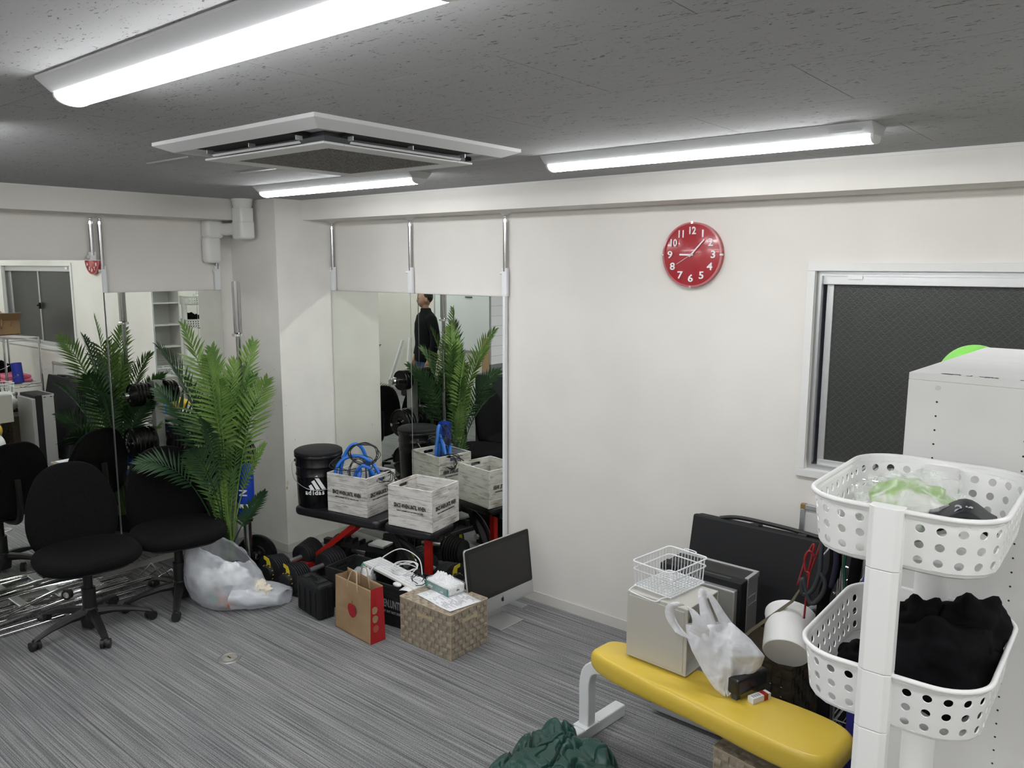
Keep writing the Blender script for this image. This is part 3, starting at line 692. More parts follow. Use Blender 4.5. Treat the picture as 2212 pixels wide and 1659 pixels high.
MB().lathe([(.026, 0), (.034, 0), (.034, .018), (.026, .018)], 20, TR(rx=rad(90))).build('ring', M['chrome'], MB_, smooth=True)
MB().box(.03, .05, -.018, -.004, -.012, .012).build('clamp_lever', M['blk'], MB_, bevel=.002)
p = plate((.185, -.84, .135), .135, .035, 'large black plate leaning upright at the palm foot by the column')
p.rotation_euler = (rad(-8), 0, rad(35)); p['group'] = 'loose weight plates'; MB().cyl((0, .03, 0), (0, -.05, 0), .022).build('hub', M['chrome'], p, smooth=True)
p = plate((.16, -.68, .021), .095, .03, 'black plate lying flat on the carpet behind the rubbish bag', lay=rad(90)); p['group'] = 'loose weight plates'

# ---------------------------------------------------------------- chromed tubes on the floor by the left mirror
cs = [((-.20,-2.62,.016),(-.15,-1.42,.016),.015), ((-.28,-2.70,.016),(-.26,-1.40,.016),.015), ((-.24,-2.66,.045),(-.20,-1.36,.045),.014), ((-.36,-2.60,.020),(-.33,-1.45,.020),.019),
      ((-.44,-2.62,.016),(-.42,-1.46,.016),.015), ((-.40,-2.55,.052),(-.30,-1.55,.050),.016), ((-.12,-2.45,.013),(-.09,-1.52,.013),.012), ((-.46,-2.4,.045),(-.38,-1.40,.045),.012), ((-.16,-2.5,.040),(-.24,-1.5,.073),.010)]
names = ['nearest the carpet edge', 'second from the carpet edge', 'resting on two others', 'thickest of the pile', 'lying against the mirror', 'upper middle one', 'thin one at the front edge', 'thin upper one by the mirror', 'slim one crossing on top']
for (a, b, r_), nm in zip(cs, names):
    tag(MB().tube([a, b], r_, 14).build('chrome_tube', M['chrome'], smooth=True), 'shiny chrome rack tube on the floor, '+nm, 'tube', 'chrome tubes piled on the floor')
lf = thing('shelf_ladder', 'chrome ladder-like shelving end frame lying on the tubes behind the front chair', 'frame', (-.33, -1.95, .075))
MB().tube(spline([(.12, -.40, .0), (.10, -.20, .0), (.02, .10, .02), (-.02, .36, .0)]), .012, 10).tube(spline([(-.10, -.42, 0), (-.12, -.1, .01), (-.10, .36, 0)]), .012, 10).build('rail', M['chrome'], lf, smooth=True)
for q in range(4): MB().box(-.11, .09, -.32+q*.2-.014, -.30+q*.2+.014, .004, .012).build('rung', M['alum2'], lf, bevel=.003)
wc = thing('furniture_caster', 'small black and chrome caster wheel lying among the chrome tubes', 'wheel', (-.18, -1.86, .075), rz=.6)
MB().cyl((0, -.012, .03), (0, .012, .03), .03, n=24).build('tyre', M['blk'], wc, smooth=True)
MB().cyl((0, -.014, .03), (0, .014, .03), .018, n=20).build('wheel_hub', M['chrome'], wc, smooth=True)
for q in range(3): tag(MB().tube([(-.36+q*.06, -1.36+.03*q, .01), (-.30+q*.05, -1.30+.04*q, .10-.02*q), (-.24+.05*q, -1.27+.03*q, .02)], .006, 8).build('wire_clip', M['chrome'], smooth=True), 'bent chrome wire piece at the tube pile end, ' + ['nearest the mirror', 'middle one', 'nearest the rear chair'][q], 'wire', 'chrome wire pieces')
# floor outlet cap
fo = thing('floor_outlet', 'round metal floor outlet cover in the carpet', 'outlet', (1.049, -1.571, 0))
MB().lathe([(.058, 0), (.056, .004), (.048, .0055), (.047, .003), (.001, .003)], 40).build('cover_ring', M['alu'], fo, smooth=True)
MB().lathe([(.038, .003), (.036, .006), (.001, .006)], 32).build('cover_cap', noise_mat('worn_brass', (.22, .20, .17), (.34, .32, .28), nscale=30, rough=.5), fo, smooth=True)
MB().box(-.015, .015, -.003, .003, .0055, .007).build('slot', M['dark'], fo)

# ---------------------------------------------------------------- black weight bench
BA = rad(10.4)
bench = thing('weight_bench', 'black padded weight bench with red legs under the crates', 'bench', (.862, -.412, 0), BA)
MB().slab(rrect(.70, .27, .045, 5, -.22, 0), .395, .450, .020).build('back_pad', M['blkvinyl'], bench, smooth=True)
MB().slab(rrect(.37, .27, .045, 5, .345, 0), .395, .450, .020).build('seat_pad', M['blkvinyl'], bench, smooth=True)
MB().box(-.50, .10, -.022, .022, .352, .392).build('back_rail', M['blkmatte'], bench, bevel=.003)
MB().box(.16, .50, -.022, .022, .352, .392).build('seat_rail', M['blkmatte'], bench, bevel=.003)
def bar(mb, a, b, w_, h_):
    a, b = Vector(a), Vector(b); d = (b-a).normalized(); s_ = d.cross(Vector((0, 1, 0)));
    s_ = s_.normalized() if s_.length > .1 else Vector((1, 0, 0)); q = s_.cross(d)
    vs = [p+q*(i*w_/2)+s_*(j*h_/2) for p in (a, b) for i, j in ((-1, -1), (1, -1), (1, 1), (-1, 1))]
    return mb.add(vs, [(0, 3, 2, 1), (4, 5, 6, 7), (0, 1, 5, 4), (1, 2, 6, 5), (2, 3, 7, 6), (3, 0, 4, 7)])
for sy in (-.055, .055):
    bar(MB(), (-.12, sy, .37), (-.50, sy, .07), .012, .036).build('red_brace', M['red'], bench, bevel=.002)
bar(MB(), (.41, -.0, .36), (.41, 0, .055), .034, .045).build('red_leg', M['red'], bench, bevel=.003)
bar(MB(), (-.42, 0, .20), (.12, 0, .22), .04, .04).build('adjustment_bar', M['blkmatte'], bench, bevel=.003)
ab = MB()
for k in range(6): ab.box(-.30+k*.06, -.285+k*.06, -.03, .03, .225, .255)
ab.build('adjustment_teeth', M['blkmatte'], bench)
MB().tube([(.12+.26*sin(rad(a)), 0, .10+.22*cos(rad(a))) for a in range(-10, 95, 8)], .018, 8).build('curved_frame', M['blkmatte'], bench, smooth=True)
bar(MB(), (.14, 0, .36), (.36, 0, .06), .05, .04).build('black_leg', M['blkmatte'], bench, bevel=.003)
for sy in (-1, 1): MB().cyl((.27, sy*.027, .17), (.27, sy*.045, .17), .019, n=14).build('bolt_cap', M['alum2'], bench, smooth=True)
MB().box(-.54, -.46, -.19, .19, .03, .075).build('foot_tube', M['red'], bench, bevel=.004)
MB().box(.37, .43, -.15, .15, .0, .045).build('foot_tube', M['red'], bench, bevel=.004)
for x, yy in ((-.50, .20), (.40, .16)):
    for sg in (-1, 1): MB().cyl((x, sg*(yy-.02), .05 if x < 0 else .03), (x, sg*(yy+.03), .05 if x < 0 else .03), .027, n=16).build('foot_grip', M['blk'], bench, smooth=True)
MB().box(-.02, .10, -.05, .05, .25, .262).build('label_plate', M['alum2'], bench)

# ribbed aluminium rail at the mirror foot
for yy, x0, x1, nm in ((-.115, .0, 1.86, 'nearer the bench'), (-.055, .02, 1.62, 'against the mirror foot')):
    rail = MB(); pr = []
    n = 13
    for i in range(n): pr.append((yy-.045/1+.0+(.052*i/(n-1)), .022 if i % 2 else .014))
    pr = [(pr[0][0], 0)]+pr+[(pr[-1][0], 0)]; k = len(pr)
    rail.add([(x, a, b) for x in (x0, x1) for a, b in pr], [(i, (i+1) % k, k+(i+1) % k, k+i) for i in range(k)]+[tuple(range(k))[::-1], tuple(range(k, 2*k))])
    tag(rail.build('aluminium_rail', M['alum2']), 'ribbed silver floor rail under the weight bench, '+nm, 'rail')

# ---------------------------------------------------------------- crates
def crate(loc, az, L_, D_, Hh, m, label, textm, rows=4, textsz=.036, line2='TAKE IT A MOMENT BUT NOT EVEN STAY LOVE', tx=0, handles=True, cat='crate'):
    t = thing('wooden_crate', label, cat, loc, az)
    th = .011; rh = Hh/rows
    wob = random.Random(int(loc[0]*1000))
    MB().box(-L_/2+th, L_/2-th, -D_/2+th, D_/2-th, .004, .013).build('crate_bottom', m, t)
    for k in range(rows):
        z0, z1 = k*rh+.0009, (k+1)*rh-.0009
        for sy in (-1, 1):
            j = wob.uniform(-.0007, .0007)
            MB().box(-L_/2, L_/2, -th/2, th/2, z0, z1).build('plank', m, t, loc=(0, sy*(D_/2-th/2)+j, 0), bevel=.0015)
        for sx in (-1, 1):
            j = wob.uniform(-.0007, .0007); w2 = D_/2-th
            if k == rows-1 and handles:
                hz0, hz1, hy = z0+.016, z0+.016+.024, .045
                mb = MB(); mb.box(-th/2, th/2, -w2, -hy, z0, z1).box(-th/2, th/2, hy, w2, z0, z1).box(-th/2, th/2, -hy, hy, z0, hz0).box(-th/2, th/2, -hy, hy, hz1, z1)
                for sg in (-1, 1):   # rounded ends of the grip hole
                    for q in range(5):
                        a0 = pi/2*(q/5); yy = hy-.012+.012*cos(a0); zc = (hz0+hz1)/2
                        dz = .012*sin(a0)
                        mb.box(-th/2, th/2, sg*yy if sg > 0 else -hy, hy if sg > 0 else sg*yy, zc+dz, hz1).box(-th/2, th/2, sg*yy if sg > 0 else -hy, hy if sg > 0 else sg*yy, hz0, zc-dz)
                mb.build('plank', m, t, loc=(sx*(L_/2-th/2)+j, 0, 0))
            else: MB().box(-th/2, th/2, -w2, w2, z0, z1).build('plank', m, t, loc=(sx*(L_/2-th/2)+j, 0, 0), bevel=.0015)
    T1 = 'SINCE WHEN.UNTIL WHEN'
    zt = Hh*.50
    fit = textsz*.50
    for (pos_, a_) in (((tx, -D_/2-.0014, 0), 0), ((L_/2+.0014, 0, 0), rad(90))):
        sc_ = .62 if a_ == 0 else .56
        a = text_mesh(T1, textsz, textm, t, face((pos_[0], pos_[1], zt+.008), a_), sx=sc_*.82, ext=.0003, bold=textsz*.034, spacing=1.04)
        text_mesh(line2, textsz*.30, textm, t, face((pos_[0], pos_[1], zt-.022*textsz/.036), a_), sx=.80*sc_/.62, ext=.0003, bold=textsz*.01, spacing=1.05, name='small_lettering')
    return t
def at_corner(F, az, L_, D_): # centre of a box from its front right corner
    v = Matrix.Rotation(az, 4, 'Z') @ Vector((-L_/2, D_/2, 0)); return (F[0]+v.x, F[1]+v.y)
CL, CDp, CHh = .325, .285, .252
c2 = at_corner((1.415, -.452), rad(9.5), CL, CDp); c1 = at_corner((.905, -.512), rad(9), CL, CDp)
crate((c2[0], c2[1], .4515), rad(9.5), CL, CDp, CHh, M['whitewood'], 'empty whitewashed wooden crate on the right end of the black bench', M['blackprint'])
crate((c1[0], c1[1], .4515), rad(9), CL, CDp, CHh, M['whitewood'], 'whitewashed wooden crate holding blue tubes and black cables', M['blackprint'])

# blue tubes in the crate and black cables
def W1(x, y, z): v = Matrix.Rotation(rad(9), 4, 'Z') @ Vector((x, y, 0)); return (c1[0]+v.x, c1[1]+v.y, .4515+z)
tubes = [([(-.12,-.05,.05),(-.115,-.06,.27),(-.06,-.03,.41),(-.01,.02,.40),(.02,.06,.24),(.02,.08,.06)], 'tall looped one at left'),
         ([(-.13,-.10,.06),(-.13,-.10,.24),(-.09,-.06,.33),(-.01,.0,.345),(.07,.03,.30),(.12,.05,.20),(.13,.05,.06)], 'wide arching one'),
         ([(-.02,-.02,.06),(-.01,-.05,.22),(.05,-.04,.30),(.10,.0,.24),(.11,.0,.08)], 'short arched one at right'),
         ([(-.06,.05,.04),(-.02,-.07,.12),(.03,-.06,.22),(.02,-.03,.27)], 'stub bending up in the middle')]
for pts, nm in tubes:
    tag(MB().tube(spline([W1(*p_) for p_ in pts], 8), .0115, 10).build('blue_tube', M['blue'], smooth=True, angle=180), 'thick blue rubber tube in the whitewashed crate, '+nm, 'tube', 'blue tubes in the crate')
def loops(cx, cy, cz, r1, r2, nturn, tilt, az, jit, seed, start=None, end=None):
    rr = random.Random(seed); pts = [] if start is None else [Vector(start)]
    T = TR((cx, cy, cz), rx=tilt, rz=az)
    for i in range(nturn*8):
        a = 2*pi*i/8
        pts.append(T @ Vector((r1*cos(a)*(1+rr.uniform(-jit, jit)), r2*sin(a)*(1+rr.uniform(-jit, jit)), rr.uniform(-.02, .02))))
    if end is not None: pts.append(Vector(end))
    return spline(pts, 5)
cab = [(W1(.045, -.02, .37), .095, .065, 5, rad(75), rad(30), .18, 3, 'coiled upright over the crate'), (W1(-.03, -.06, .31), .15, .09, 2, rad(12), rad(10), .15, 5, 'wide flat loop over the crate'),
       (W1(.02, -.05, .25), .055, .10, 3, rad(80), rad(60), .15, 8, 'hanging coil at the crate front'), (W1(.16, .02, .24), .08, .05, 3, rad(25), rad(-10), .2, 11, 'looping over the crate right edge')]
for c_, r1, r2, nt, ti, az_, jt, sd, nm in cab:
    tag(MB().tube(loops(*c_, r1, r2, nt, ti, az_, jt, sd), .0026, 6).build('black_cable', M['blk'], smooth=True, angle=180), 'thin black cable '+nm, 'cable', 'black cables on the crate')
cend = W1(.19, .06, .0)
tag(MB().tube(loops(cend[0], cend[1], .66, .05, .045, 4, rad(85), rad(10), .12, 21), .0026, 6).build('black_cable', M['blk'], smooth=True, angle=180), 'black cable bundle hanging between the two crates', 'cable', 'black cables on the crate')

# ---------------------------------------------------------------- bucket
bk = thing('bucket', 'black metal pail with padded lid and white sports logo on the bench', 'bucket', (.40, -.485, .4505), rad(0))
R0 = .148
MB().lathe([(R0*.93, 0), (R0*.95, .004), (R0*.98, .20), (R0*1.012, .205), (R0*1.012, .213), (R0*.985, .218), (R0*.99, .262), (R0*1.02, .267), (R0*1.02, .275), (R0, .280), (R0*1.0, .33)], 48).build('pail_body', M['blkrub'], bk, smooth=True)
MB().lathe([(R0*1.0, .322), (R0*1.055, .326), (R0*1.06, .338), (R0*1.03, .345)], 48).build('lid_rim', M['blkrub'], bk, smooth=True)
MB().lathe([(R0*1.035, .343), (R0*1.055, .350), (R0*1.04, .361), (R0*.95, .369), (R0*.5, .373), (.001, .374)], 48).build('seat_cushion', M['blkmatte'], bk, smooth=True)
Cc = math.atan2(-3.6182+.485, 4.60-.40)
def onp(a, z, r): return (r*cos(a), r*sin(a), z)
hd = spline([onp(Cc-1.75, .295, R0*1.03), onp(Cc-1.62, .27, R0*1.16), onp(Cc-1.35, .20, R0*1.14), onp(Cc-1.0, .165, R0*1.08), onp(Cc-.5, .135, R0*1.05), onp(Cc, .125, R0*1.04), onp(Cc+.5, .135, R0*1.05), onp(Cc+1.0, .17, R0*1.06), onp(Cc+1.45, .28, R0*1.04)], 6)
MB().tube(hd, .002, 6).build('wire_handle', M['alu'], bk, smooth=True)
for a in (Cc-1.72, Cc+1.45): MB().cyl(onp(a, .292, R0*.99), onp(a, .292, R0*1.06), .010).build('handle_lug', M['blk'], bk)
la = Cc-.12
def curved(mb_pts, mname='logo_bar'):
    m = MB(); vs = []
    for (s_, z) in mb_pts: vs.append(onp(la+s_/R0, z, R0*.985+.0035))
    k = len(vs); return m.add(vs, [tuple(range(k))])
for (xb, L_) in ((-.040, .026), (-.004, .060), (.032, .094)):
    z0 = .130; dx, dz = -.50, .866; w_ = .0255
    curved([(xb, z0), (xb+w_, z0), (xb+w_+dx*(L_+w_*.5), z0+dz*(L_+w_*.5)), (xb+dx*(L_-.0), z0+dz*(L_-.0))]).build('logo_bar', M['white'], bk)
for i, ch in enumerate('adidas'):
    s_ = -.068+i*.0225 if i < 3 else -.068+i*.0215
    a = la+s_/R0*1.0
    text_mesh(ch, .044, M['white'], bk, face(onp(a, .108, R0*.985+.003), a+pi/2), sx=.95, ext=.0004, bold=.0012)

# ---------------------------------------------------------------- adjustable dumbbells
def dumbbell(loc, az, label, sep=.30, R_=.100, proto=None):
    t = thing('dumbbell', label, 'dumbbell', loc, az, group=None)
    pr = []
    for k in range(7):
        x = .0+.0185*k; r_ = R_*(1-.035*k)
        pr += [(r_*.86, x), (r_*.97, x+.003), (r_, x+.007), (r_*.97, x+.0135), (r_*.86, x+.0165)]
    for sg in (-1, 1):
        T = TR((sg*(sep/2+.0-.065+.12), 0, 0), ry=rad(-90*sg))
        MB().lathe([(.02, 0)]+pr, 26, T).build('weight_stack', M['blkmatte'], t, smooth=True, angle=30)
        e = sg*(sep/2+.055)
        MB().cyl((e, 0, -.01), (e+sg*.030, 0, -.01), .054, .050, n=24).build('selector_dial', M['blk'], t, smooth=True)
        m = MB()
        for k in range(12):
            a = 2*pi*k/12; m.box(-.004, .004, -.0015, .0015, -.003, .003, TR((e+sg*.012, .0535*cos(a), -.01+.0535*sin(a)), rx=a))
        m.build('dial_marks', M['gold'], t)
        # yellow hook plate on the end face
        hk = [(-.010, -.040), (.004, -.046), (.010, -.028), (.012, .012), (.034, .020), (.034, .040), (-.008, .030), (-.022, .0), (-.022, -.030)]
        MB().prism(hk, 0, .004, TR((e+sg*.002, .0, .055), rx=0) @ Matrix.Rotation(pi/2, 4, 'Z') @ Matrix.Rotation(pi/2, 4, 'X')).build('selector_tab', M['yellow'], t)
    MB().cyl((-sep/2+.06, 0, 0), (sep/2-.06, 0, 0), .016, n=14).build('grip', M['alu'], t, smooth=True)
    MB().slab(rrect(sep+.10, .17, .03, 4), -R_, -R_+.035, .008).build('base_tray', M['blk'], t, smooth=True)
    return t
DB = [((.37, -.70, .1005), rad(100), 'black dumbbell with yellow tab right behind the plastic rubbish bag'),
      ((.595, -.70, .1005), rad(95), 'black dumbbell with yellow tab left of the black hard case'),
      ((.85, -.17, .1005), rad(-25), 'black dumbbell with yellow tabs beneath the seat of the bench'),
      ((.60, -.31, .1005), rad(12), 'black dumbbell with yellow tabs under the left half of the bench'),
      ((1.20, -.21, .1005), rad(-10), 'black dumbbell with yellow tabs beside the red bench leg'),
      ((1.60, -.215, .1005), rad(95), 'black dumbbell hidden behind the computer monitor, seen in the mirror')]
db0 = dumbbell(DB[0][0], DB[0][1], DB[0][2])
for l_, a_, lab in DB[1:]: dup(db0, l_, a_, lab)
for o in bpy.data.objects:
    if o.name.startswith('dumbbell'): o['group'] = 'adjustable dumbbells under and beside the bench'

# ---------------------------------------------------------------- rubbish bag
def nz(x, y, z, s=1): return noise.noise(Vector((x*s, y*s, z*s)))
def fold(u_, v_, k, seed): return noise.noise(Vector((cos(2*pi*u_)*k+seed, sin(2*pi*u_)*k, v_*k*.6)))
rb = thing('rubbish_bag', 'half-full clear plastic rubbish bag slumped on the carpet beside the chair', 'bag', (.42, -1.20, 0))
# rings: along-picture offset u, depth d, height z, half width, half depth, tilt (rise towards left)
RG = [(.03, 0, .004, .10, .09, 0), (.03, 0, .004, .19, .13, 0), (.02, 0, .05, .235, .16, .0), (.0, 0, .12, .235, .17, .01), (-.015, .0, .19, .225, .165, .02), (-.03, .01, .26, .20, .15, .05), (-.035, .01, .33, .17, .13, .08), (-.035, .015, .345, .165, .125, .085)]
def bagpt(u_, v_):
    k = v_*(len(RG)-1); i = min(int(k), len(RG)-2); f_ = k-i
    a, b = RG[i], RG[i+1]; q = [a[j]*(1-f_)+b[j]*f_ for j in range(6)]
    an = 2*pi*u_; n_ = 1+(.11*fold(u_, v_*2.0, 1.8, 1.3)+.035*fold(u_, v_*3, 6, 4.1)-.03*abs(fold(u_, v_*1.5, 9, 2.2)))*(.3+v_)
    uu = q[0]+q[3]*cos(an)*n_; dd = q[1]+q[4]*sin(an)*n_
    z = q[2]-q[5]*cos(an)+(.02*fold(u_, 0, 3, 9) if v_ > .9 else 0)
    p_ = CR*uu+CD*dd; return (p_.x, p_.y, max(.004, z))
MB().grid(bagpt, 72, 34, closeu=True).build('bag_film', M['film'], rb, smooth=True, angle=180)
rb2 = MB()
def tailpt(u_, v_):
    t_ = v_; an = 2*pi*u_
    cx = .10+.27*t_; r_ = .15*(1-.45*t_**1.5); zz = (.085-.035*t_)
    n_ = 1+.13*fold(u_, v_*2, 2.0, 7.7)+.05*fold(u_, v_*2, 8, 2)
    if v_ > .97: r_ *= .2
    p_ = CR*(cx+.02*cos(an))+CD*(-.05+.03*t_+r_*cos(an)*n_)
    return (p_.x, p_.y, max(.004, zz+zz*1.0*sin(an)*n_*(1-.15*t_)))
rb2.grid(tailpt, 48, 22, closeu=True).build('bag_tail', M['film'], rb, smooth=True, angle=180)
def lump(name, lab, loc, r_, m, seed, cat='rubbish', grp='rubbish inside the clear bag'):
    o = MB().ball((0, 0, 0), r_[0], r_[1], r_[2], 22, 14, amp=.45, fr=2.2+seed*.1).build(name, m, smooth=True, angle=35, loc=loc)
    return tag(o, lab, cat, grp)
pw = lambda u_, d_, z: tuple(Vector((.42, -1.20, 0))+CR*u_+CD*d_+Vector((0, 0, z)))
lump('crumpled_tissue', 'big crumpled white wrapping in the middle of the rubbish bag', pw(.03, -.02, .17), (.11, .09, .075), M['paper'], 1)
lump('crumpled_tissue', 'white crumple at the left of the rubbish bag', pw(-.10, .0, .14), (.08, .07, .06), M['paper'], 2)
lump('foam_tray', 'cream foam piece at the right end of the rubbish bag', pw(.21, -.04, .105), (.085, .05, .05), mat('cream_foam', (.72, .66, .54), .7), 3)
lump('food_wrapper', 'orange and red wrapper at the bottom of the rubbish bag', pw(.00, -.09, .055), (.10, .035, .035), mat('orange_wrap', (.55, .18, .09), .5), 4)
lump('food_wrapper', 'green wrapper low in the rubbish bag', pw(-.04, -.115, .075), (.05, .018, .02), mat('green_wrap', (.03, .25, .13), .5), 5)
lump('dark_wrapper', 'dark blue-grey scrap in the middle of the rubbish bag', pw(.05, -.11, .12), (.05, .02, .022), mat('slate_wrap', (.10, .12, .17), .5), 6)

# ---------------------------------------------------------------- hard case, black crate and contents
hc = thing('tool_case', 'black moulded hard tool case standing on edge before the dumbbells', 'case', (.945, -.945, 0), rad(-7))
MB().box(-.125, .125, -.055, .055, 0, .205).build('case_shell', M['blkmatte'], hc, bevel=.018)
MB().box(-.128, .128, -.003, .003, .01, .200).build('lid_seam', M['blk'], hc, bevel=.001)
for x in (-.065, .065): MB().box(x-.02, x+.02, -.035, .035, .200, .214).build('latch', M['blk'], hc, bevel=.004)
MB().tube([(-.04, 0, .205), (-.038, 0, .222), (.038, 0, .222), (.04, 0, .205)], .007, 8).build('carry_handle', M['blk'], hc, smooth=True)
for k in range(4): MB().box(-.10+k*.06, -.085+k*.06, -.060, -.053, .02, .16).build('rib', M['blkmatte'], hc, bevel=.002)
BCc = at_corner((1.64, -.765), rad(6), .74, .25)
crate((*BCc, 0), rad(6), .74, .25, .24, M['blackwood'], 'long black wooden crate with white lettering behind the paper bag', M['greyprint'], textsz=.062, tx=.14, cat='crate')
def Wb(x, y, z): v = Matrix.Rotation(rad(6), 4, 'Z') @ Vector((x, y, 0)); return (BCc[0]+v.x, BCc[1]+v.y, z)
bt = thing('plastic_bottle', 'translucent plastic bottle lying in the black crate', 'bottle', Wb(-.22, -.03, .165), rad(15), ry=rad(35))
MB().lathe([(.001, -.09), (.030, -.088), (.036, -.07), (.036, .05), (.030, .075), (.015, .09), (.013, .10)], 24, cap=False).build('bottle_body', film_mat('pet_film', (.62, .68, .68), .55, .15, .2), bt, smooth=True)
MB().lathe([(.015, .10), (.015, .118), (.001, .118)], 16).build('bottle_cap', M['teal'], bt, smooth=True)
tag(MB().ball((0, 0, 0), .055, .045, .06, 26, 18, amp=.35, fr=3).build('plastic_bag', M['filmw'], smooth=True, angle=50, loc=Wb(-.13, -.02, .19)), 'small bluish white plastic bag with teal print in the black crate', 'bag')
tag(MB().ball((0, 0, 0), .07, .05, .04, 20, 12, amp=.4, fr=3).build('dark_pouch', M['cloth'], smooth=True, loc=Wb(.02, .0, .15)), 'dark cloth pouch in the black crate behind the paper bag', 'pouch')
# keyboard across the crate
kb = thing('keyboard', 'white computer keyboard lying across the black crate', 'keyboard', (1.345, -.675, .262), rad(-6.5), ry=rad(1.5))
KL, KD = .50, .125
MB().box(-KL/2, KL/2, -KD/2, KD/2, -.012, .004).build('keyboard_body', M['whitepl'], kb, bevel=.003)
for r_ in range(5):
    nk = 19
    for c_ in range(nk):
        if r_ == 0 and 4 < c_ < 10: continue
        x = -KL/2+.012+(c_+.5)*(KL-.024)/nk; y = -KD/2+.013+r_*.0215+.009
        MB().box(x-.0108, x+.0108, y-.0092, y+.0092, .0035, .0085).build('key', M['paper'], kb)
MB().box(-KL/2+.012+5*.02505, -KL/2+.012+10*.02505, -KD/2+.013-.0, -KD/2+.031, .0035, .0085).build('space_bar', M['paper'], kb)
kc = [(1.50, -.62, .272), (1.43, -.58, .34), (1.31, -.60, .375), (1.23, -.66, .33), (1.20, -.73, .27), (1.23, -.78, .245)]
tag(MB().tube(spline(kc, 8), .0030, 8).build('white_cable', M['whitepl'], smooth=True, angle=180), 'white cable arching up over the keyboard', 'cable', 'white cables on the keyboard')
tag(MB().tube(loops(1.40, -.66, .300, .075, .045, 4, rad(20), rad(30), .10, 31), .0028, 8).build('white_cable', M['whitepl'], smooth=True, angle=180), 'white cable wound in loops on the keyboard', 'cable', 'white cables on the keyboard')
tag(MB().tube(loops(1.56, -.71, .287, .055, .03, 2, rad(15), rad(-20), .2, 35), .0024, 6).build('earphone_wire', M['blk'], smooth=True, angle=180), 'thin black cord curled on the right end of the keyboard', 'cord')
tag(MB().ball((0, 0, 0), .030, .018, .012, 20, 12).build('computer_mouse', M['whitepl'], smooth=True, angle=180, loc=(1.46, -.775, .253)), 'white mouse on the black crate rim by the paper bag', 'mouse')
pz = MB().grid(lambda a, b: (1.50+.20*a, -.80+.10*b+.01*a, .238+.012*sin(5*a+2*b)), 8, 5)
tag(pz.build('document', M['paper'], smooth=True, solid=.001), 'white paper sheet poking out of the black crate', 'paper')

# ---------------------------------------------------------------- paper bag
pb = thing('paper_bag', 'brown paper carrier bag with red apple print and red side', 'bag', (1.345, -.952, 0), rad(-4.4))
L2, D2, HT = .163, .050, .305
def bagface(pts_, m, name, nu=10, nv=12, amp=.004, seed=0):
    a, b, c, d = [Vector(p_) for p_ in pts_]; nn = (b-a).cross(d-a).normalized()
    def fn(u_, v_):
        p_ = (a*(1-u_)+b*u_)*(1-v_)+(d*(1-u_)+c*u_)*v_
        e = min(u_, 1-u_, v_, 1)*4; e = max(0, min(1, e))
        cr = amp*e*noise.noise(Vector((p_.x*14+seed, p_.y*14, p_.z*14)))
        cr -= .004*math.exp(-((v_-.42-.05*sin(2*u_))/.02)**2)*e
        return p_+nn*cr
    return MB().grid(fn, nu, nv).build(name, m, pb, smooth=True, angle=180, solid=.0008)
tp = .040
bagface([(-L2, -D2, 0), (L2, -D2, 0), (L2, -tp, HT), (-L2, -tp, HT)], M['kraft'], 'front_panel', 30, 30)
bagface([(L2, D2, 0), (-L2, D2, 0), (-L2, tp, HT+.02), (L2, tp, HT+.005)], M['kraft'], 'back_panel', 20, 20, seed=5)
def gusset(sg):
    m = MB(); N = 12; vs = []
    for j in range(N+1):
        v_ = j/N; inn = .003+.006*v_
        yd = D2*(1-v_)+tp*v_
        vs += [(sg*L2, -yd, HT*v_), (sg*(L2-inn*(1 if v_ > .25 else v_*4)), 0, HT*v_), (sg*L2, yd, HT*v_)]
    m.add(vs, [(3*j+i, 3*j+i+1, 3*j+4+i, 3*j+3+i) for j in range(N) for i in range(2)])
    return m
o = gusset(1).build('side_gusset', M['bagred'], pb, solid=.0008, label='red printed side')
gusset(-1).build('side_gusset', M['kraft'], pb, solid=.0008)
MB().box(-L2, L2, -D2, D2, .001, .003).build('bag_base', M['kraft'], pb)
for i, z in enumerate((.175, .125, .07)):
    pts = [(.019*cos(2*pi*k/20)*(1 if k < 10 else .9), .021*sin(2*pi*k/20)) for k in range(20)]
    m = MB(); m.prism(pts, -.0004, .0004)
    o = m.build('round_print', M['kraft'] if i < 2 else mat('faint_print', (.42, .10, .06), .7), pb); o.matrix_local = face((L2-.0008, -.017+.006*(.175-z)/.1, z+.01), rad(90)) @ Matrix.Rotation(-rad(4), 4, 'Y')
ap = []
for k in range(40):
    a = 2*pi*k/40; r_ = .040*(1+.07*cos(2*a)-.10*max(0, sin(a))**6+.02*sin(3*a))
    ap.append((r_*.86*cos(a), r_*1.12*sin(a)))
o = MB().prism(ap, -.0003, .0005).build('apple_print', mat('apple_red', (.38, .012, .02), .7), pb); o.matrix_local = face((.0, -.0505, .148), 0, rad(1.9))
o = MB().box(-.0012, .0012, .042, .060, -.0002, .0006, Matrix.Rotation(rad(-8), 4, 'Z')).build('apple_stalk', M['blackprint'], pb); o.matrix_local = face((.0, -.0505, .148), 0, rad(1.9))
for yy, hz, lean in ((-.038, .06, .01), (.040, .065, .0)):
    MB().tube(spline([(-.045, yy, HT-.045), (-.040, yy-.003, HT), (-.022, yy+lean, HT+hz*.85), (.0, yy+lean, HT+hz), (.022, yy+lean, HT+hz*.85), (.040, yy-.003, HT), (.045, yy, HT-.045)], 6), .0042, 8).build('twisted_handle', M['handle'], pb, smooth=True)

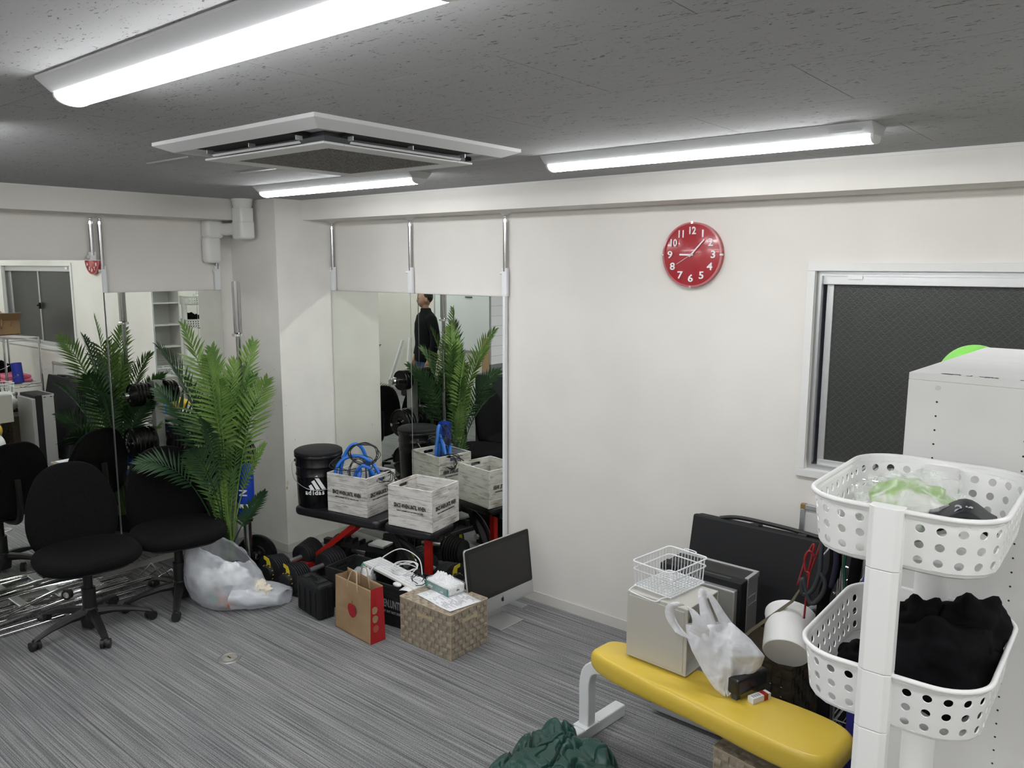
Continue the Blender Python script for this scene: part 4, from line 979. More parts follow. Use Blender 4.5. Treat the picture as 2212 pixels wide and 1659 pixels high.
# ---------------------------------------------------------------- woven boxes
def woven_box(loc, az, L_, D_, Hh, m, label, lid=True, cell=.0285, handles=True, lidded_rim=True):
    t = thing('woven_box', label, 'box', loc, az)
    MB().box(-L_/2+.002, L_/2-.002, -D_/2+.002, D_/2-.002, .001, Hh-.004).build('box_core', m, t)
    mdark = M['weave1b'] if m == M['weave1'] else m
    def panel(w_, h_, T, name):
        nx, nz_ = max(1, round(w_/cell)), max(1, round(h_/cell)); mbs = (MB(), MB())
        cx_, cz_ = w_/nx, h_/nz_; rr = random.Random(int(w_*999+h_*77))
        for i in range(nx):
            for j in range(nz_):
                x = -w_/2+cx_*i; z = cz_*j; g_ = .0009; odd = (i+j) % 2; up = .0024
                # each visible strip is an arched facet: across (odd) or upright (even), ends dipping under its neighbours
                e = .0004; jx = rr.uniform(-.0006, .0006)
                if odd: ys = [(-e, -up), (-up, -e)]; P_ = [(x+g_, e, z+g_), (x+cx_-g_, e, z+g_), (x+cx_-g_, e, z+cz_-g_), (x+g_, e, z+cz_-g_)]
                P_ = []
                for q in range(4):
                    t_ = q/3; h_q = -.0006-up*(sin(pi*t_)**.7)
                    if odd: P_ += [(x+g_+(cx_-2*g_)*t_, h_q, z+g_), (x+g_+(cx_-2*g_)*t_, h_q, z+cz_-g_)]
                    else: P_ += [(x+g_, h_q, z+g_+(cz_-2*g_)*t_), (x+cx_-g_, h_q, z+g_+(cz_-2*g_)*t_)]
                F_ = [(2*q, 2*q+1, 2*q+3, 2*q+2) if not odd else (2*q, 2*q+2, 2*q+3, 2*q+1) for q in range(3)]
                mbs[odd].add(P_, F_, T)
        for mb, mm in zip(mbs, (m, mdark)):
            o = mb.build(name, mm, t, kind='stuff')
        return o
    panel(L_, Hh-.012, TR((0, -D_/2+.001, .001)), 'woven_panel')
    panel(L_, Hh-.012, TR((0, D_/2-.001, .001), rz=pi), 'woven_panel')
    panel(D_, Hh-.012, TR((L_/2-.001, 0, .001), rz=pi/2), 'woven_panel')
    panel(D_, Hh-.012, TR((-L_/2+.001, 0, .001), rz=-pi/2), 'woven_panel')
    if lid:
        lp = MB().prism(rrect(L_+.008, D_+.008, .006, 2), Hh-.012, Hh-.001).build('lid', m, t)
        panel(L_+.002, D_+.002, TR((0, -(D_+.002)/2, Hh-.002), rx=-pi/2) @ Matrix.Identity(4), 'woven_lid')
        MB().tube([(x, y, Hh-.0015) for x, y in rrect(L_+.008, D_+.008, .006, 2)], .0022, 6, closed=True).build('lid_piping', M['handle'], t, smooth=True)
    for sx, sy in ((-1, -1), (1, -1), (1, 1), (-1, 1)):
        MB().box(sx*L_/2-.0015, sx*L_/2+.0015, sy*D_/2-.0015, sy*D_/2+.0015, 0, Hh-.012).build('corner_piping', M['handle'] if m != M['weave2'] else m, t)
    if handles:
        for T, wd in ((TR((0, -D_/2-.003, Hh-.062)), .046), (TR((L_/2+.003, 0, Hh-.062), rz=pi/2), .046)):
            pts = [(-.058, -.014), (-.040, -.014), (-.036, -.009), (.036, -.009), (.040, -.014), (.058, -.014), (.058, .014), (.040, .012), (.034, .009), (-.034, .009), (-.040, .012), (-.058, .014)]
            MB().prism(pts, -.001, .0015, T @ FRONT).build('strap_handle', M['handle'], t)
    return t
woven_box((1.772, -.728, 0), rad(-.5), .375, .278, .252, M['weave1'], 'beige woven storage box with lid in front of the computer monitor')
sh = thing('document', 'white printed sheet lying on the beige woven box lid', 'paper', (1.805, -.722, .2540), rad(-9))
MB().grid(lambda a, b: (-.150+.30*a, -.105+.21*b, .0012+.004*max(0, a-.75)*4*(1-b)+.0015*sin(6*a)), 12, 6).build('sheet', M['paper'], sh, smooth=True, solid=.0005)
m = MB()
rr = random.Random(4)
for k in range(15):
    y = -.09+.012*k
    x = -.13
    while x < .12:
        l_ = rr.uniform(.01, .035)
        if rr.random() > .25: m.box(x, min(x+l_, .13), y, y+.0035, .0026, .0028)
        x += l_+.005
m.build('printed_text', M['greyprint'], sh, kind='stuff')
ts = thing('tissue_pack', 'torn pack of white tissues with teal printed band on the woven box', 'tissues', (1.715, -.655, .2585), rad(-8))
MB().slab(rrect(.205, .118, .018, 4), 0, .048, .012).build('tissue_block', M['paper'], ts, smooth=True)
MB().box(-.103, .100, -.0605, -.0590, .002, .040).build('teal_band', M['teal'], ts, label='teal printed band')
MB().prism(rrect(.21, .122, .018, 4), .0, .050).build('pack_film', M['filmc'], ts, smooth=True)
rr = random.Random(9); tt = MB()
def tis(a, b):
    x, y = a-.5, b-.5
    e = max(0, 1-(abs(x)*2)**3)*max(0, 1-(abs(y)*2)**3)
    return (x*.17-.01, y*.09, .046+e*(.018+.022*abs(noise.noise(Vector((a*7, b*6, 3))))*2+.008*noise.noise(Vector((a*19, b*15, 1)))+.014*math.exp(-((x+.12)**2+(y-.1)**2)*18)))
tt.grid(tis, 44, 28).build('loose_tissue', M['paper'], ts, smooth=True, angle=40)
text_mesh('pulpy', .024, M['white'], ts, face((-.055, -.0612, .020), 0), sx=.8, name='lettering', ext=.0003)
text_mesh('soft', .018, M['white'], ts, face((.045, -.0612, .013), 0), sx=.9, name='lettering', ext=.0003)
MB().box(.1045, .1055, -.004, .014, .022, .027).build('small_print', M['blackprint'], ts)

# ---------------------------------------------------------------- computer monitor leaning at the wall
im = thing('computer', 'silver all-in-one computer with black screen and apple mark by the wall', 'computer', (1.865, -.345, 0), rad(90-3))
# local: x along the screen width (towards the wall), y into the back, screen looks to -y
tl = TR((0, 0, .095), rx=rad(-7))
Wd, Ht = .528, .388
body = MB()
N = 7
body.slab(rrect(Wd, Ht, .016, 5, 0, Ht/2), -.006, .006, .002, tl @ Matrix.Rotation(pi/2, 4, 'X') @ Matrix.Identity(4))
body.build('aluminium_frame', M['alum2'], im, smooth=True)
MB().slab(rrect(Wd*.93, Ht*.9, .05, 5, 0, Ht/2), -.030, -.004, .02, tl @ Matrix.Rotation(pi/2, 4, 'X')).build('back_shell', M['alum2'], im, smooth=True)
CH = .078
MB().prism(rrect(Wd-.006, Ht-CH-.003, .012, 4, 0, CH+(Ht-CH-.003)/2), .006, .0078, tl @ Matrix.Rotation(pi/2, 4, 'X')).build('black_bezel', M['bezel'], im)
MB().box(-Wd/2+.026, Wd/2-.026, -.0084, -.0078, CH+.024, Ht-.027, tl).build('screen', M['screen'], im)
# apple-shaped mark on the chin: body, bite and leaf
pts = []
for k in range(36):
    a = 2*pi*k/36; r_ = .0125*(1-.14*abs(cos(a))**8*0-.10*max(0, sin(a))**10-.07*max(0, -sin(a))**12)
    x, z = r_*cos(a)*.94, r_*sin(a)*1.02
    if cos(a) > .75: x -= .0042*(1-abs(z)/.0085) if abs(z) < .0085 else 0
    pts.append((x, z))
MB().prism(pts, .006, .0068, tl @ TR((.0, 0, .040)) @ Matrix.Rotation(pi/2, 4, 'X')).build('logo', M['blk'], im)
MB().prism([(0, .0135), (.002, .0175), (.006, .0195), (.0055, .016), (.003, .0135)], .006, .0068, tl @ TR((.0, 0, .040)) @ Matrix.Rotation(pi/2, 4, 'X')).build('logo_leaf', M['blk'], im)
MB().add([(-.095, -.075, .0), (.095, -.075, 0), (.095, .105, 0), (-.095, .105, 0), (-.095, -.075, .006), (.095, -.075, .006), (.095, .105, .006), (-.095, .105, .006)], [(0,3,2,1),(4,5,6,7),(0,1,5,4),(1,2,6,5),(2,3,7,6),(3,0,4,7)]).build('stand_foot', M['alum2'], im, bevel=.003)
MB().box(-.08, .08, .085, .092, 0, .26, TR(rx=rad(3))).build('stand_neck', M['alum2'], im, bevel=.002)
MB().cyl((-.08, .089, .25), (.08, .089, .25), .012, n=16).cyl((-.03, .089, .25), (-.03, .02, .27), .02).build('hinge', M['alum2'], im, smooth=True)
tag(MB().grid(lambda a, b: (1.49+.03*a+.02*b, -.26-.04*a, .10+.15*b-.10+.0), 4, 8).build('green_cloth', mat('olive_cloth', (.10, .17, .05), .8), solid=.012, smooth=True), 'olive green strip of cloth standing behind the monitor', 'cloth')

# ---------------------------------------------------------------- yellow bench
YA = rad(-5.4)
yb = thing('padded_bench', 'yellow vinyl padded bench with white tube legs', 'bench', (3.435, -1.035, 0), YA)
out = []
for k in range(64):
    a = 2*pi*k/64; c, s_ = cos(a), sin(a); n_ = 5
    x = abs(c)**(2/n_)*(1 if c > 0 else -1)*.515
    hw_ = .125+.028*(x/.515)
    out.append((x, abs(s_)**(2/n_)*(1 if s_ > 0 else -1)*hw_))
MB().slab(out, .372, .457, .036, None, 6).build('seat_pad', M['lacquer'], yb, smooth=True, angle=180)
MB().box(-.46, .46, -.05, .05, .355, .374).build('pad_board', M['blk'], yb)
def tube_box(mb, pts, w_, h_):
    pts = spline(pts, 6); n_ = len(pts); vs = []
    for i, p_ in enumerate(pts):
        d = (pts[min(i+1, n_-1)]-pts[max(0, i-1)]).normalized(); y = Vector((0, 1, 0)); q = d.cross(y).normalized()
        for a, b in ((-1, -1), (1, -1), (1, 1), (-1, 1)): vs.append(p_+y*(a*w_/2)+q*(b*h_/2))
    return mb.add(vs, [(i*4+j, i*4+(j+1) % 4, (i+1)*4+(j+1) % 4, (i+1)*4+j) for i in range(n_-1) for j in range(4)]+[(0,1,2,3)[::-1], tuple(range(4*n_-4, 4*n_))])
for sg in (-1, 1):
    xx = .585 if sg < 0 else .44
    x2 = .585 if sg < 0 else .44
    tube_box(MB(), [(sg*x2, .02, .05), (sg*x2, .02, .16), (sg*xx, .02, .255), (sg*(xx-.02), .02, .315), (sg*(xx-.075), .02, .345), (sg*(xx-.18), .02, .348), (sg*.30, .02, .348)], .05, .052).build('bent_leg', M['whitemt'], yb, smooth=True, angle=45, bevel=.004)
    MB().box(sg*x2-.028, sg*x2+.028, -.22, .26, 0, .055).build('foot_bar', M['whitemt'], yb, bevel=.006)
    MB().box(sg*x2-.035, sg*x2+.035, -.03, .07, .054, .060).cyl((sg*x2-.035*sg, .06, .058), (sg*x2-.035*sg, .06, .068), .007).build('weld_plate', M['whitemt'], yb)

# black arm pad on post standing through/behind the bench, cigarette pack
ar = thing('arm_pad', 'black padded block on a short post standing on the yellow bench', 'pad', (3.560, -.968, .4575), rad(74))
MB().box(-.085, .085, -.024, .024, .020, .082).build('pad_block', M['blkvinyl'], ar, bevel=.009)
MB().box(-.075, -.055, -.012, .012, 0, .022).build('short_post', M['dkgrey'], ar); MB().box(.05, .07, -.012, .012, 0, .022).build('short_post', M['dkgrey'], ar)
cg = thing('cigarette_pack', 'small white and red pack beside the black arm pad on the bench', 'box', (3.612, -.985, .4575), rad(68))
MB().box(-.044, .012, -.014, .014, 0, .022).build('pack_body', M['paper'], cg, bevel=.001)
MB().box(.012, .044, -.0142, .0142, 0, .0222).build('pack_lid', M['paper'], cg, bevel=.001)
MB().box(.010, .030, -.0146, .0146, -.0, .0226).build('red_band', M['red'], cg)
m = MB()
for k in range(4): m.box(-.036+k*.010, -.030+k*.010, -.008, .006, .0221, .0226)
m.build('small_print', M['greyprint'], cg)

# ---------------------------------------------------------------- drawer box, wire basket
db = thing('file_box', 'cream metal box open at its right side standing on the yellow bench', 'box', (3.208, -.895, .458), rad(-3))
bw, bd, bh, th = .272, .238, .272, .006
MB().box(-bw/2, bw/2, -bd/2, -bd/2+th, 0, bh).build('front_panel', M['cream'], db, bevel=.003)
MB().box(-bw/2+.010, bw/2-.014, -bd/2-.0025, -bd/2+.001, .012, bh-.014).build('raised_panel', M['cream'], db, bevel=.002)
MB().box(-bw/2, bw/2, bd/2-th, bd/2, 0, bh).build('back_panel', M['cream'], db, bevel=.002)
MB().box(-bw/2, bw/2, -bd/2+th, bd/2-th, bh-th, bh).build('top_panel', M['cream'], db, bevel=.002)
MB().box(-bw/2, bw/2, -bd/2+th, bd/2-th, 0, th).build('bottom_panel', M['cream'], db, bevel=.002)
MB().box(-bw/2, -bw/2+th, -bd/2+th, bd/2-th, th, bh-th).build('left_panel', M['cream'], db)
for k in range(4): MB().box(-bw/2-.001, -bw/2+.001, -.09, -.07, .06+k*.045, .064+k*.045).build('vent_slot', M['dkgrey'], db)
MB().box(bw/2-.05, bw/2-.045, -bd/2+th, bd/2-th, th, bh-th).build('inner_panel', M['cream'], db)
MB().box(bw/2-.044, bw/2-.030, -.03, .06, .12, .19).build('inner_bracket', M['alu'], db, bevel=.003)
for sx, sy in ((-1, -1), (1, -1), (1, 1), (-1, 1)): MB().cyl((sx*(bw/2-.02), sy*(bd/2-.02), -.006), (sx*(bw/2-.02), sy*(bd/2-.02), 0), .008).build('rubber_foot', M['blk'], db)
db.location.z = .463

wb = thing('wire_basket', 'white coated wire basket standing on the cream metal box', 'basket', (3.175, -.862, .742), rad(-8))
bw, bd = .19, .25
def wire(pts, name, r_=.0024, closed=False): return MB().tube(pts, r_, 6, closed).build(name, M['whitemt'], wb, smooth=True)
wire([(x, y, .105) for x, y in rrect(bw, bd, .018, 4)], 'rim_wire', .0032, True)
wire([(x, y, .072) for x, y in rrect(bw*.985, bd*.985, .018, 4)], 'middle_wire', .0026, True)
wire([(x, y, .003) for x, y in rrect(bw*.93, bd*.93, .012, 3)], 'base_wire', .0026, True)
for i in range(11):
    x = -bw/2+.018+i*(bw-.036)/10
    wire([(x, -bd/2, .105), (x*.97, -bd/2*.96, .02), (x*.95, -bd/2*.93, .003), (x*.95, bd/2*.93, .003), (x*.97, bd/2*.96, .02), (x, bd/2, .105)], 'cross_wire', .0014)
for i in range(22):
    y = -bd/2+.014+i*(bd-.028)/21
    if i % 2 == 0: wire([(-bw/2, y, .105), (-bw/2*.96, y*.97, .02), (-bw/2*.93, y*.95, .001), (bw/2*.93, y*.95, .001), (bw/2*.96, y*.97, .02), (bw/2, y, .105)], 'long_wire', .0014)
    else: wire([(-bw/2*.93, y*.95, .001), (bw/2*.93, y*.95, .001)], 'floor_wire', .0014)
m = MB()
for i in range(12):
    for j in range(13):
        x = -bw/2*.9+i*(bw*.9)/11; y = -bd/2*.9+j*(bd*.9)/12
        m.box(x-.0055, x+.0055, y-.0018, y+.0018, -.001, .0035, TR((0, 0, 0)))
m.build('floor_mesh', M['whitemt'], wb, kind='stuff')
wire(spline([(-bw*.42, -bd/2+.01, .003), (-bw*.44, -bd/2-.015, -.004), (-bw*.38, -bd/2-.030, -.010), (.03, -bd/2-.034, -.012), (.055, -bd/2-.028, -.010), (.060, -bd/2-.010, -.003), (.075, -bd/2+.005, .003)], 6), 'front_hook', .0028)
wire(spline([(-.02, bd/2-.002, .105), (-.02, bd/2+.008, .110), (.03, bd/2+.008, .110), (.03, bd/2-.002, .105)], 5), 'rim_hook', .0024)

# ---------------------------------------------------------------- silver and black appliance
sa = thing('appliance', 'tall silver and black boxy appliance behind the cream box', 'appliance', (3.18, -.50, 0), rad(-1))
MB().box(-.19, .19, -.035, .075, .0, .705).build('silver_body', M['alum2'], sa, bevel=.004)
MB().box(-.178, .178, -.045, .063, .7052, .7085).build('black_top', M['blk'], sa)
MB().box(-.193, .193, .063, .078, .690, .713).build('top_rim', M['alum2'], sa, bevel=.002); MB().box(.176, .193, -.035, .064, .690, .713).build('top_rim', M['alum2'], sa, bevel=.002)
MB().box(-.19, .19, -.098, -.036, .01, .708).build('black_frame', M['blkmatte'], sa, bevel=.003)
MB().box(-.196, .176, -.132, -.099, .02, .682).build('front_door', M['alum2'], sa, bevel=.005)
MB().box(.1895, .1915, -.022, .060, .62, .623).build('handle_groove', M['alum2'], sa); MB().box(.1895, .1915, -.022, .060, .585, .588).build('handle_groove', M['alum2'], sa); MB().box(.1895, .1915, .058, .060, .585, .623).build('handle_groove', M['alum2'], sa)
MB().box(-.05, .13, -.075, -.062, .7081, .7086).build('top_print', M['dkgrey'], sa)
MB().box(-.1915, -.1895, -.02, .0, .68, .69).box(-.1915, -.1895, .04, .06, .68, .69).build('screw', M['dkgrey'], sa)

# ---------------------------------------------------------------- folded black table against the wall
ft = thing('folded_table', 'large folded black padded table leaning on the wall below the clock', 'table', (3.36, -.365, 0), rx=rad(-12))
for yy, nm in ((0, 'front'), (.052, 'rear')):
    MB().box(-.42, .365, yy, yy+.046, .0, .842).build('table_half', M['blkmatte'], ft, bevel=.010)
MB().tube(spline([(-.30, .046, .842), (-.20, .046, .862), (.02, .046, .859), (.22, .046, .845)], 6), .010, 8).build('carry_strap', M['blk'], ft, smooth=True)
for x in (-.12, .10): MB().box(x-.02, x+.02, .02, .075, .838, .852).build('latch', M['blk'], ft, bevel=.003)
pf = thing('panel_frame', 'grey aluminium framed panel with brass corner leaning on the wall behind the straps', 'panel', (3.70, -.07, 0), rx=rad(-3))
frame(MB(), -.30, .30, 0, .925, .022, -.012, .012).build('metal_frame', M['alu'], pf, bevel=.002)
MB().box(-.278, .278, -.003, .003, .022, .903).build('panel_board', M['cabinet'], pf)
for x in (-.30, .28):
    MB().box(x, x+.022, -.0135, .0135, .903, .927).build('brass_corner', mat('brass', (.35, .22, .08), .4, .6), pf, bevel=.002)

# ---------------------------------------------------------------- white carrier bag on the bench
cb = thing('carrier_bag', 'white plastic carrier bag with two handles slumped on the yellow bench', 'bag', (0, 0, 0))
def sheet(L_, R_, n, nm, th, seed, bulge=.03, crump=.010):
    L_ = [Vector(p_) for p_ in L_]; R_ = [Vector(p_) for p_ in R_]; k = len(L_)-1
    view = Vector((.55, -.80, .23)).normalized()
    def fn(side):
        def g(u_, v_):
            a = v_*k; i = min(int(a), k-1); f_ = a-i
            l = L_[i]*(1-f_)+L_[i+1]*f_; r_ = R_[i]*(1-f_)+R_[i+1]*f_
            p_ = l*(1-u_)+r_*u_; e = sin(pi*u_)**.6
            c = crump*noise.noise(Vector((p_.x*22+seed, p_.y*22, p_.z*13)))+crump*1.1*abs(noise.noise(Vector((u_*5.5+seed, v_*2.2, 5))))-crump*.5*abs(noise.noise(Vector((u_*13, v_*6, seed))))
            return p_+view*side*(bulge*e*(.4+.6*sin(pi*min(1, v_*.9+.08)))+c*e)
        return g
    m = MB(); m.grid(fn(1), n, n*2); m.grid(fn(-1), n, n*2)
    return m.build(nm, M['filmw'], cb, smooth=True, angle=60)
# body: left edge and right edge from bottom up
Lb = [(3.495,-1.045,.4600), (3.470,-1.055,.480), (3.425,-1.06,.535), (3.378,-1.06,.600), (3.352,-1.055,.645), (3.345,-1.05,.690)]
Rb = [(3.520,-1.015,.4610), (3.540,-.985,.485), (3.595,-.935,.560), (3.612,-.95,.612), (3.560,-.96,.665), (3.490,-.975,.715)]
sheet(Lb, Rb, 26, 'bag_body', .02, 3, .035, .020)
def ribbon(pts, ws, nm, dirv=(.62, .45, -.35)):
    pts = spline(pts, 6); d = Vector(dirv).normalized(); m = MB(); vs = []; n_ = len(pts)
    for i, p_ in enumerate(pts):
        t_ = i/(n_-1); a = t_*(len(ws)-1); j = min(int(a), len(ws)-2); w_ = ws[j]*(1-a+j)+ws[j+1]*(a-j)
        for q in range(5):
            x = (q/4-.5)*w_
            vs.append(p_+d*x+Vector((.55, -.8, .2))*(.006*abs(noise.noise(Vector((i*.35, q*.9, 2))))+.010*(1-(2*abs(q/4-.5))**2)))
    m.add(vs, [(i*5+q, i*5+q+1, i*5+6+q, i*5+5+q) for i in range(n_-1) for q in range(4)])
    m.build(nm, M['filmw'], cb, smooth=True, angle=180)
ribbon([(3.350,-1.075,.655), (3.306,-1.08,.700), (3.292,-1.08,.740), (3.308,-1.08,.766), (3.345,-1.07,.776), (3.385,-1.065,.752), (3.410,-1.06,.705), (3.405,-1.055,.665)], [.07, .05, .036, .034, .036, .044, .07, .09], 'handle_loop')
ribbon([(3.43,-1.02,.690), (3.405,-1.01,.745), (3.385,-1.005,.800), (3.392,-1.0,.822), (3.415,-.995,.800), (3.445,-.99,.755), (3.48,-.98,.700)], [.08, .055, .036, .030, .036, .05, .08], 'handle_loop')

# ---------------------------------------------------------------- brown and beige boxes, white tub, mats, straps, rack
woven_box((3.505, -.565, 0), rad(-4), .27, .275, .468, M['weave2'], 'dark brown woven box behind the bench with a white tub on it', lid=False, cell=.04, handles=False)
m = MB(); rr = random.Random(12)
gl = thing('glint_staples', 'small silver staples on the dark brown woven box', 'staples', (3.505, -.565, 0), rad(-4))
for k in range(3):
    for x in (.01, .055, .10): MB().box(x-.006 if x < .02 else x-.003, x+.006 if x < .02 else x+.003, -.1425, -.1405, .30+k*.04, .303+k*.04).build('staple', M['chrome'], gl)
woven_box((3.655, -.955, 0), rad(-8), .31, .26, .262, M['weave1'], 'beige woven box on the floor under the yellow bench', cell=.03, handles=False)
tb = thing('plastic_tub', 'white plastic tub lying tilted on the dark brown box', 'tub', (3.590, -.655, .575), rad(-28), rx=rad(-52))
MB().lathe([(.001, -.085), (.084, -.085), (.088, -.080), (.095, .075), (.099, .080), (.099, .092), (.093, .095), (.090, .088), (.001, .086)], 40, Matrix.Rotation(rad(-90), 4, 'X')).build('tub_body', M['whitepl'], tb, smooth=True)
tb.rotation_euler = (rad(30), 0, rad(15))
tag(MB().tube(spline([(3.635, -.60, .60), (3.63, -.56, .655), (3.665, -.53, .66), (3.69, -.53, .60)], 6), .011, 8).build('grey_hook', M['grey'], smooth=True), 'flat grey plastic hook behind the white tub', 'hook')

rk = thing('wire_rack', 'chrome wire shelving rack by the window behind the white cabinet', 'rack', (3.75, -.58, 0))
RW, RD, RH = .92, .34, 1.235
for x in (0, RW):
    for y in (0, RD): MB().cyl((x, y, 0), (x, y, RH), .0125, n=14).build('rack_post', M['chrome'], rk, smooth=True)
for z in (.22, .70, 1.20):
    m = MB()
    for y in (0, RD): m.cyl((0, y, z), (RW, y, z), .003, n=6).cyl((0, y, z+.028), (RW, y, z+.028), .003, n=6)
    for x in (0, RW): m.cyl((x, 0, z), (x, RD, z), .003, n=6).cyl((x, 0, z+.028), (x, RD, z+.028), .003, n=6)
    for i in range(34): x = .02+i*(RW-.04)/33; m.cyl((x, 0, z+.030), (x, RD, z+.030), .0018, n=5)
    for i in range(18): x = i*RW/18; m.cyl((x, 0, z), (x+RW/36, 0, z+.028), .0018, n=5).cyl((x+RW/36, 0, z+.028), (x+RW/18, 0, z), .0018, n=5)
    m.build('wire_shelf', M['chrome'], rk)
for k, (y, z) in enumerate(((.02, .93), (.10, .82), (.22, .72), (.12, .55))):
    MB().tube(spline([(0, y, z+.02), (-.04, y, z+.02), (-.05, y-.05, z), (-.055, y-.10, z-.012), (-.05, y-.12, z+.004)], 5), .0028, 6).build('side_hook', M['chrome'], rk, smooth=True)
def strand(name, pts, r_, m, lab, cat='cord', grp='exercise cords hanging on the rack', n=6):
    return tag(MB().tube(spline(pts, n), r_, 8).build(name, m, smooth=True, angle=180), lab, cat, grp)
X0, Y0 = 3.695, -.665
strand('jump_rope', [(X0+.03, Y0+.02, 1.06), (X0+.015, Y0, 1.03), (X0-.01, Y0-.01, .93), (X0-.035, Y0-.02, .84), (X0-.02, Y0-.01, .97), (X0-.045, Y0-.01, .92), (X0-.07, Y0-.02, .80)], .0042, M['redcord'], 'red jump cord looped over the rack hook')
strand('jump_rope', [(X0-.012, Y0-.02, .93), (X0-.030, Y0-.03, .95), (X0-.045, Y0-.03, .92), (X0-.040, Y0-.03, .87), (X0-.025, Y0-.03, .86), (X0-.030, Y0-.03, .80), (X0-.035, Y0-.03, .68)], .004, M['redcord'], 'red cord bow with long tail hanging by the black table')
strand('grey_tube', [(X0+.05, Y0+.02, 1.06), (X0+.03, Y0, 1.06), (X0+.012, Y0-.02, .98), (X0+.012, Y0-.03, .88), (X0-.01, Y0-.03, .80), (X0-.045, Y0-.03, .78), (X0-.05, Y0-.03, .84), (X0-.015, Y0-.03, .75), (X0+.02, Y0-.03, .78), (X0+.035, Y0-.03, .84), (X0+.01, Y0-.03, .88)], .0095, mat('grey_rubber', (.022, .026, .030), .55), 'thick dark grey rubber tube coiled on the rack hook')
strand('black_strap', [(X0+.05, Y0, 1.04), (X0+.06, Y0-.01, .90), (X0+.03, Y0-.01, .80), (X0+.02, Y0-.01, .66), (X0+.0, Y0-.01, .56)], .022, M['cloth'], 'wide black strap bundle hanging in the middle of the rack side')
strand('black_belt', [(X0+.135, Y0, .97), (X0+.13, Y0-.01, .88), (X0+.12, Y0-.01, .78), (X0+.09, Y0-.01, .64), (X0+.085, Y0, .56)], .021, M['cloth'], 'broad black belt hanging right of the green cord')
strand('navy_strap', [(X0+.062, Y0-.03, 1.02), (X0+.070, Y0-.035, .93), (X0+.058, Y0-.035, .83)], .010, mat('deep_navy', (.004, .004, .022), .7), 'navy strap hanging between grey tube and belt')
strand('green_rope', [(X0+.10, Y0-.02, 1.0), (X0+.095, Y0-.02, .92), (X0+.10, Y0-.02, .80), (X0+.06, Y0-.02, .66), (X0+.01, Y0-.02, .58)], .006, M['green'], 'dark green cord hanging beside the black belt')
tag(MB().tube([(3.40, -.70, .49), (3.45, -.685, .56), (3.60, -.66, .72), (3.64, -.67, .80)], [.008, .009, .007, .004], 4).build('khaki_strap', mat('khaki', (.14, .125, .085), .8)), 'khaki strap running up from the brown box to the rack hook', 'strap')
# things on the rack
m = thing('pink_mat', 'folded pink foam mat on the middle shelf of the rack', 'mat', (4.14, -.41, .735))
MB().box(-.25, .25, -.13, .13, 0, .035).build('mat_layer', M['pink'], m, bevel=.012); MB().box(-.22, .24, -.12, .13, .037, .075).build('mat_layer', M['pink'], m, bevel=.012)
mr = thing('blue_mat_roll', 'blue exercise mat roll leaning upright on the rack shelf', 'mat', (3.84, -.44, .735), ry=rad(10))
MB().lathe([(.045, 0), (.052, .004), (.052, .216), (.045, .22), (.02, .218)], 28).build('rolled_mat', mat('blue_mat', (.02, .035, .34), .6), mr, smooth=True)
mr.location.z = .74
cbx = thing('cardboard_box', 'open cardboard box heaped with leather belts on top of the rack', 'box', (4.46, -.41, 1.235))
for a in (((-.25, .25, -.155, -.150, 0, .16)), ((-.25, .25, .150, .155, 0, .16)), ((-.25, -.245, -.15, .15, 0, .16)), ((.245, .25, -.15, .15, 0, .16)), ((-.25, .25, -.15, .15, 0, .005))):
    MB().box(*a).build('box_side', M['brownbox'], cbx)
MB().box(-.0025, .0025, -.15, .15, 0, .13, TR((-.25, 0, .16), ry=rad(-50))).build('box_flap', M['brownbox'], cbx)
for k, (dx, zz, lab) in enumerate(((-.10, .24, 'brown leather belt arching highest out of the cardboard box'), (.05, .22, 'tan leather belt folded over the cardboard box rim'), (.0, .17, 'light tan leather belt with holes along the box side'))):
    mb = MB()
    def bf(a, b, k=k, dx=dx, zz=zz):
        x = -.26+.42*a; return (4.46+x+dx*.3, -.45+.05*k+.01*b, 1.235+.12+(zz-.12)*sin(pi*a)+.09*(b-.5)+.01*k)
    tag(mb.grid(bf, 16, 4).build('leather_belt', M['leather'], solid=.006, smooth=True), lab, 'belt', 'leather belts in the cardboard box')
lump('dark_clothes', 'dark cloth bundle in the cardboard box on the rack', (4.48, -.40, 1.36), (.17, .11, .07), M['navy'], 7, 'clothes', 'clothes on the rack')
lump('dark_gear', 'black gear heaped on the middle shelf of the rack', (4.45, -.42, .83), (.16, .12, .09), M['cloth'], 8, 'gear', 'gear on the rack')
lump('dark_gear', 'black gear heaped on the lowest shelf of the rack', (4.20, -.42, .33), (.28, .13, .09), M['cloth'], 9, 'gear', 'gear on the rack')
nm_ = thing('navy_mat_roll', 'navy blue mat roll on the floor right of the yellow bench', 'mat', (3.96, -.84, 0), rx=rad(0))
MB().lathe([(.075, 0), (.082, .006), (.082, .60), (.075, .606), (.03, .60)], 32).build('rolled_mat', mat('navy_mat', (.012, .01, .16), .6), nm_, smooth=True)
tag(MB().tube([(3.80, -1.30, .02), (3.98, -1.10, .02)], .018, 12).build('white_tube', M['whitepl'], smooth=True), 'white tube on the floor under the right end of the bench', 'tube')
bl = thing('gear_bag', 'dark blue bag on the floor under the right end of the yellow bench', 'bag', (4.02, -1.06, 0))
MB().ball((0, 0, .13), .15, .12, .13, 28, 18, amp=.22, fr=2).build('bag_body', M['navy'], bl, smooth=True, angle=180)
gb = thing('green_ball', 'lime green ball peeking from behind the top of the white cabinet', 'ball', (4.165, -.45, 1.628))
MB().ball((0, 0, 0), .115, nu=40, nv=24).build('ball_skin', M['mess'], gb, smooth=True, angle=180)
gb.location = (4.155, -.70, 1.655); gb.scale = (.93, .93, .93)
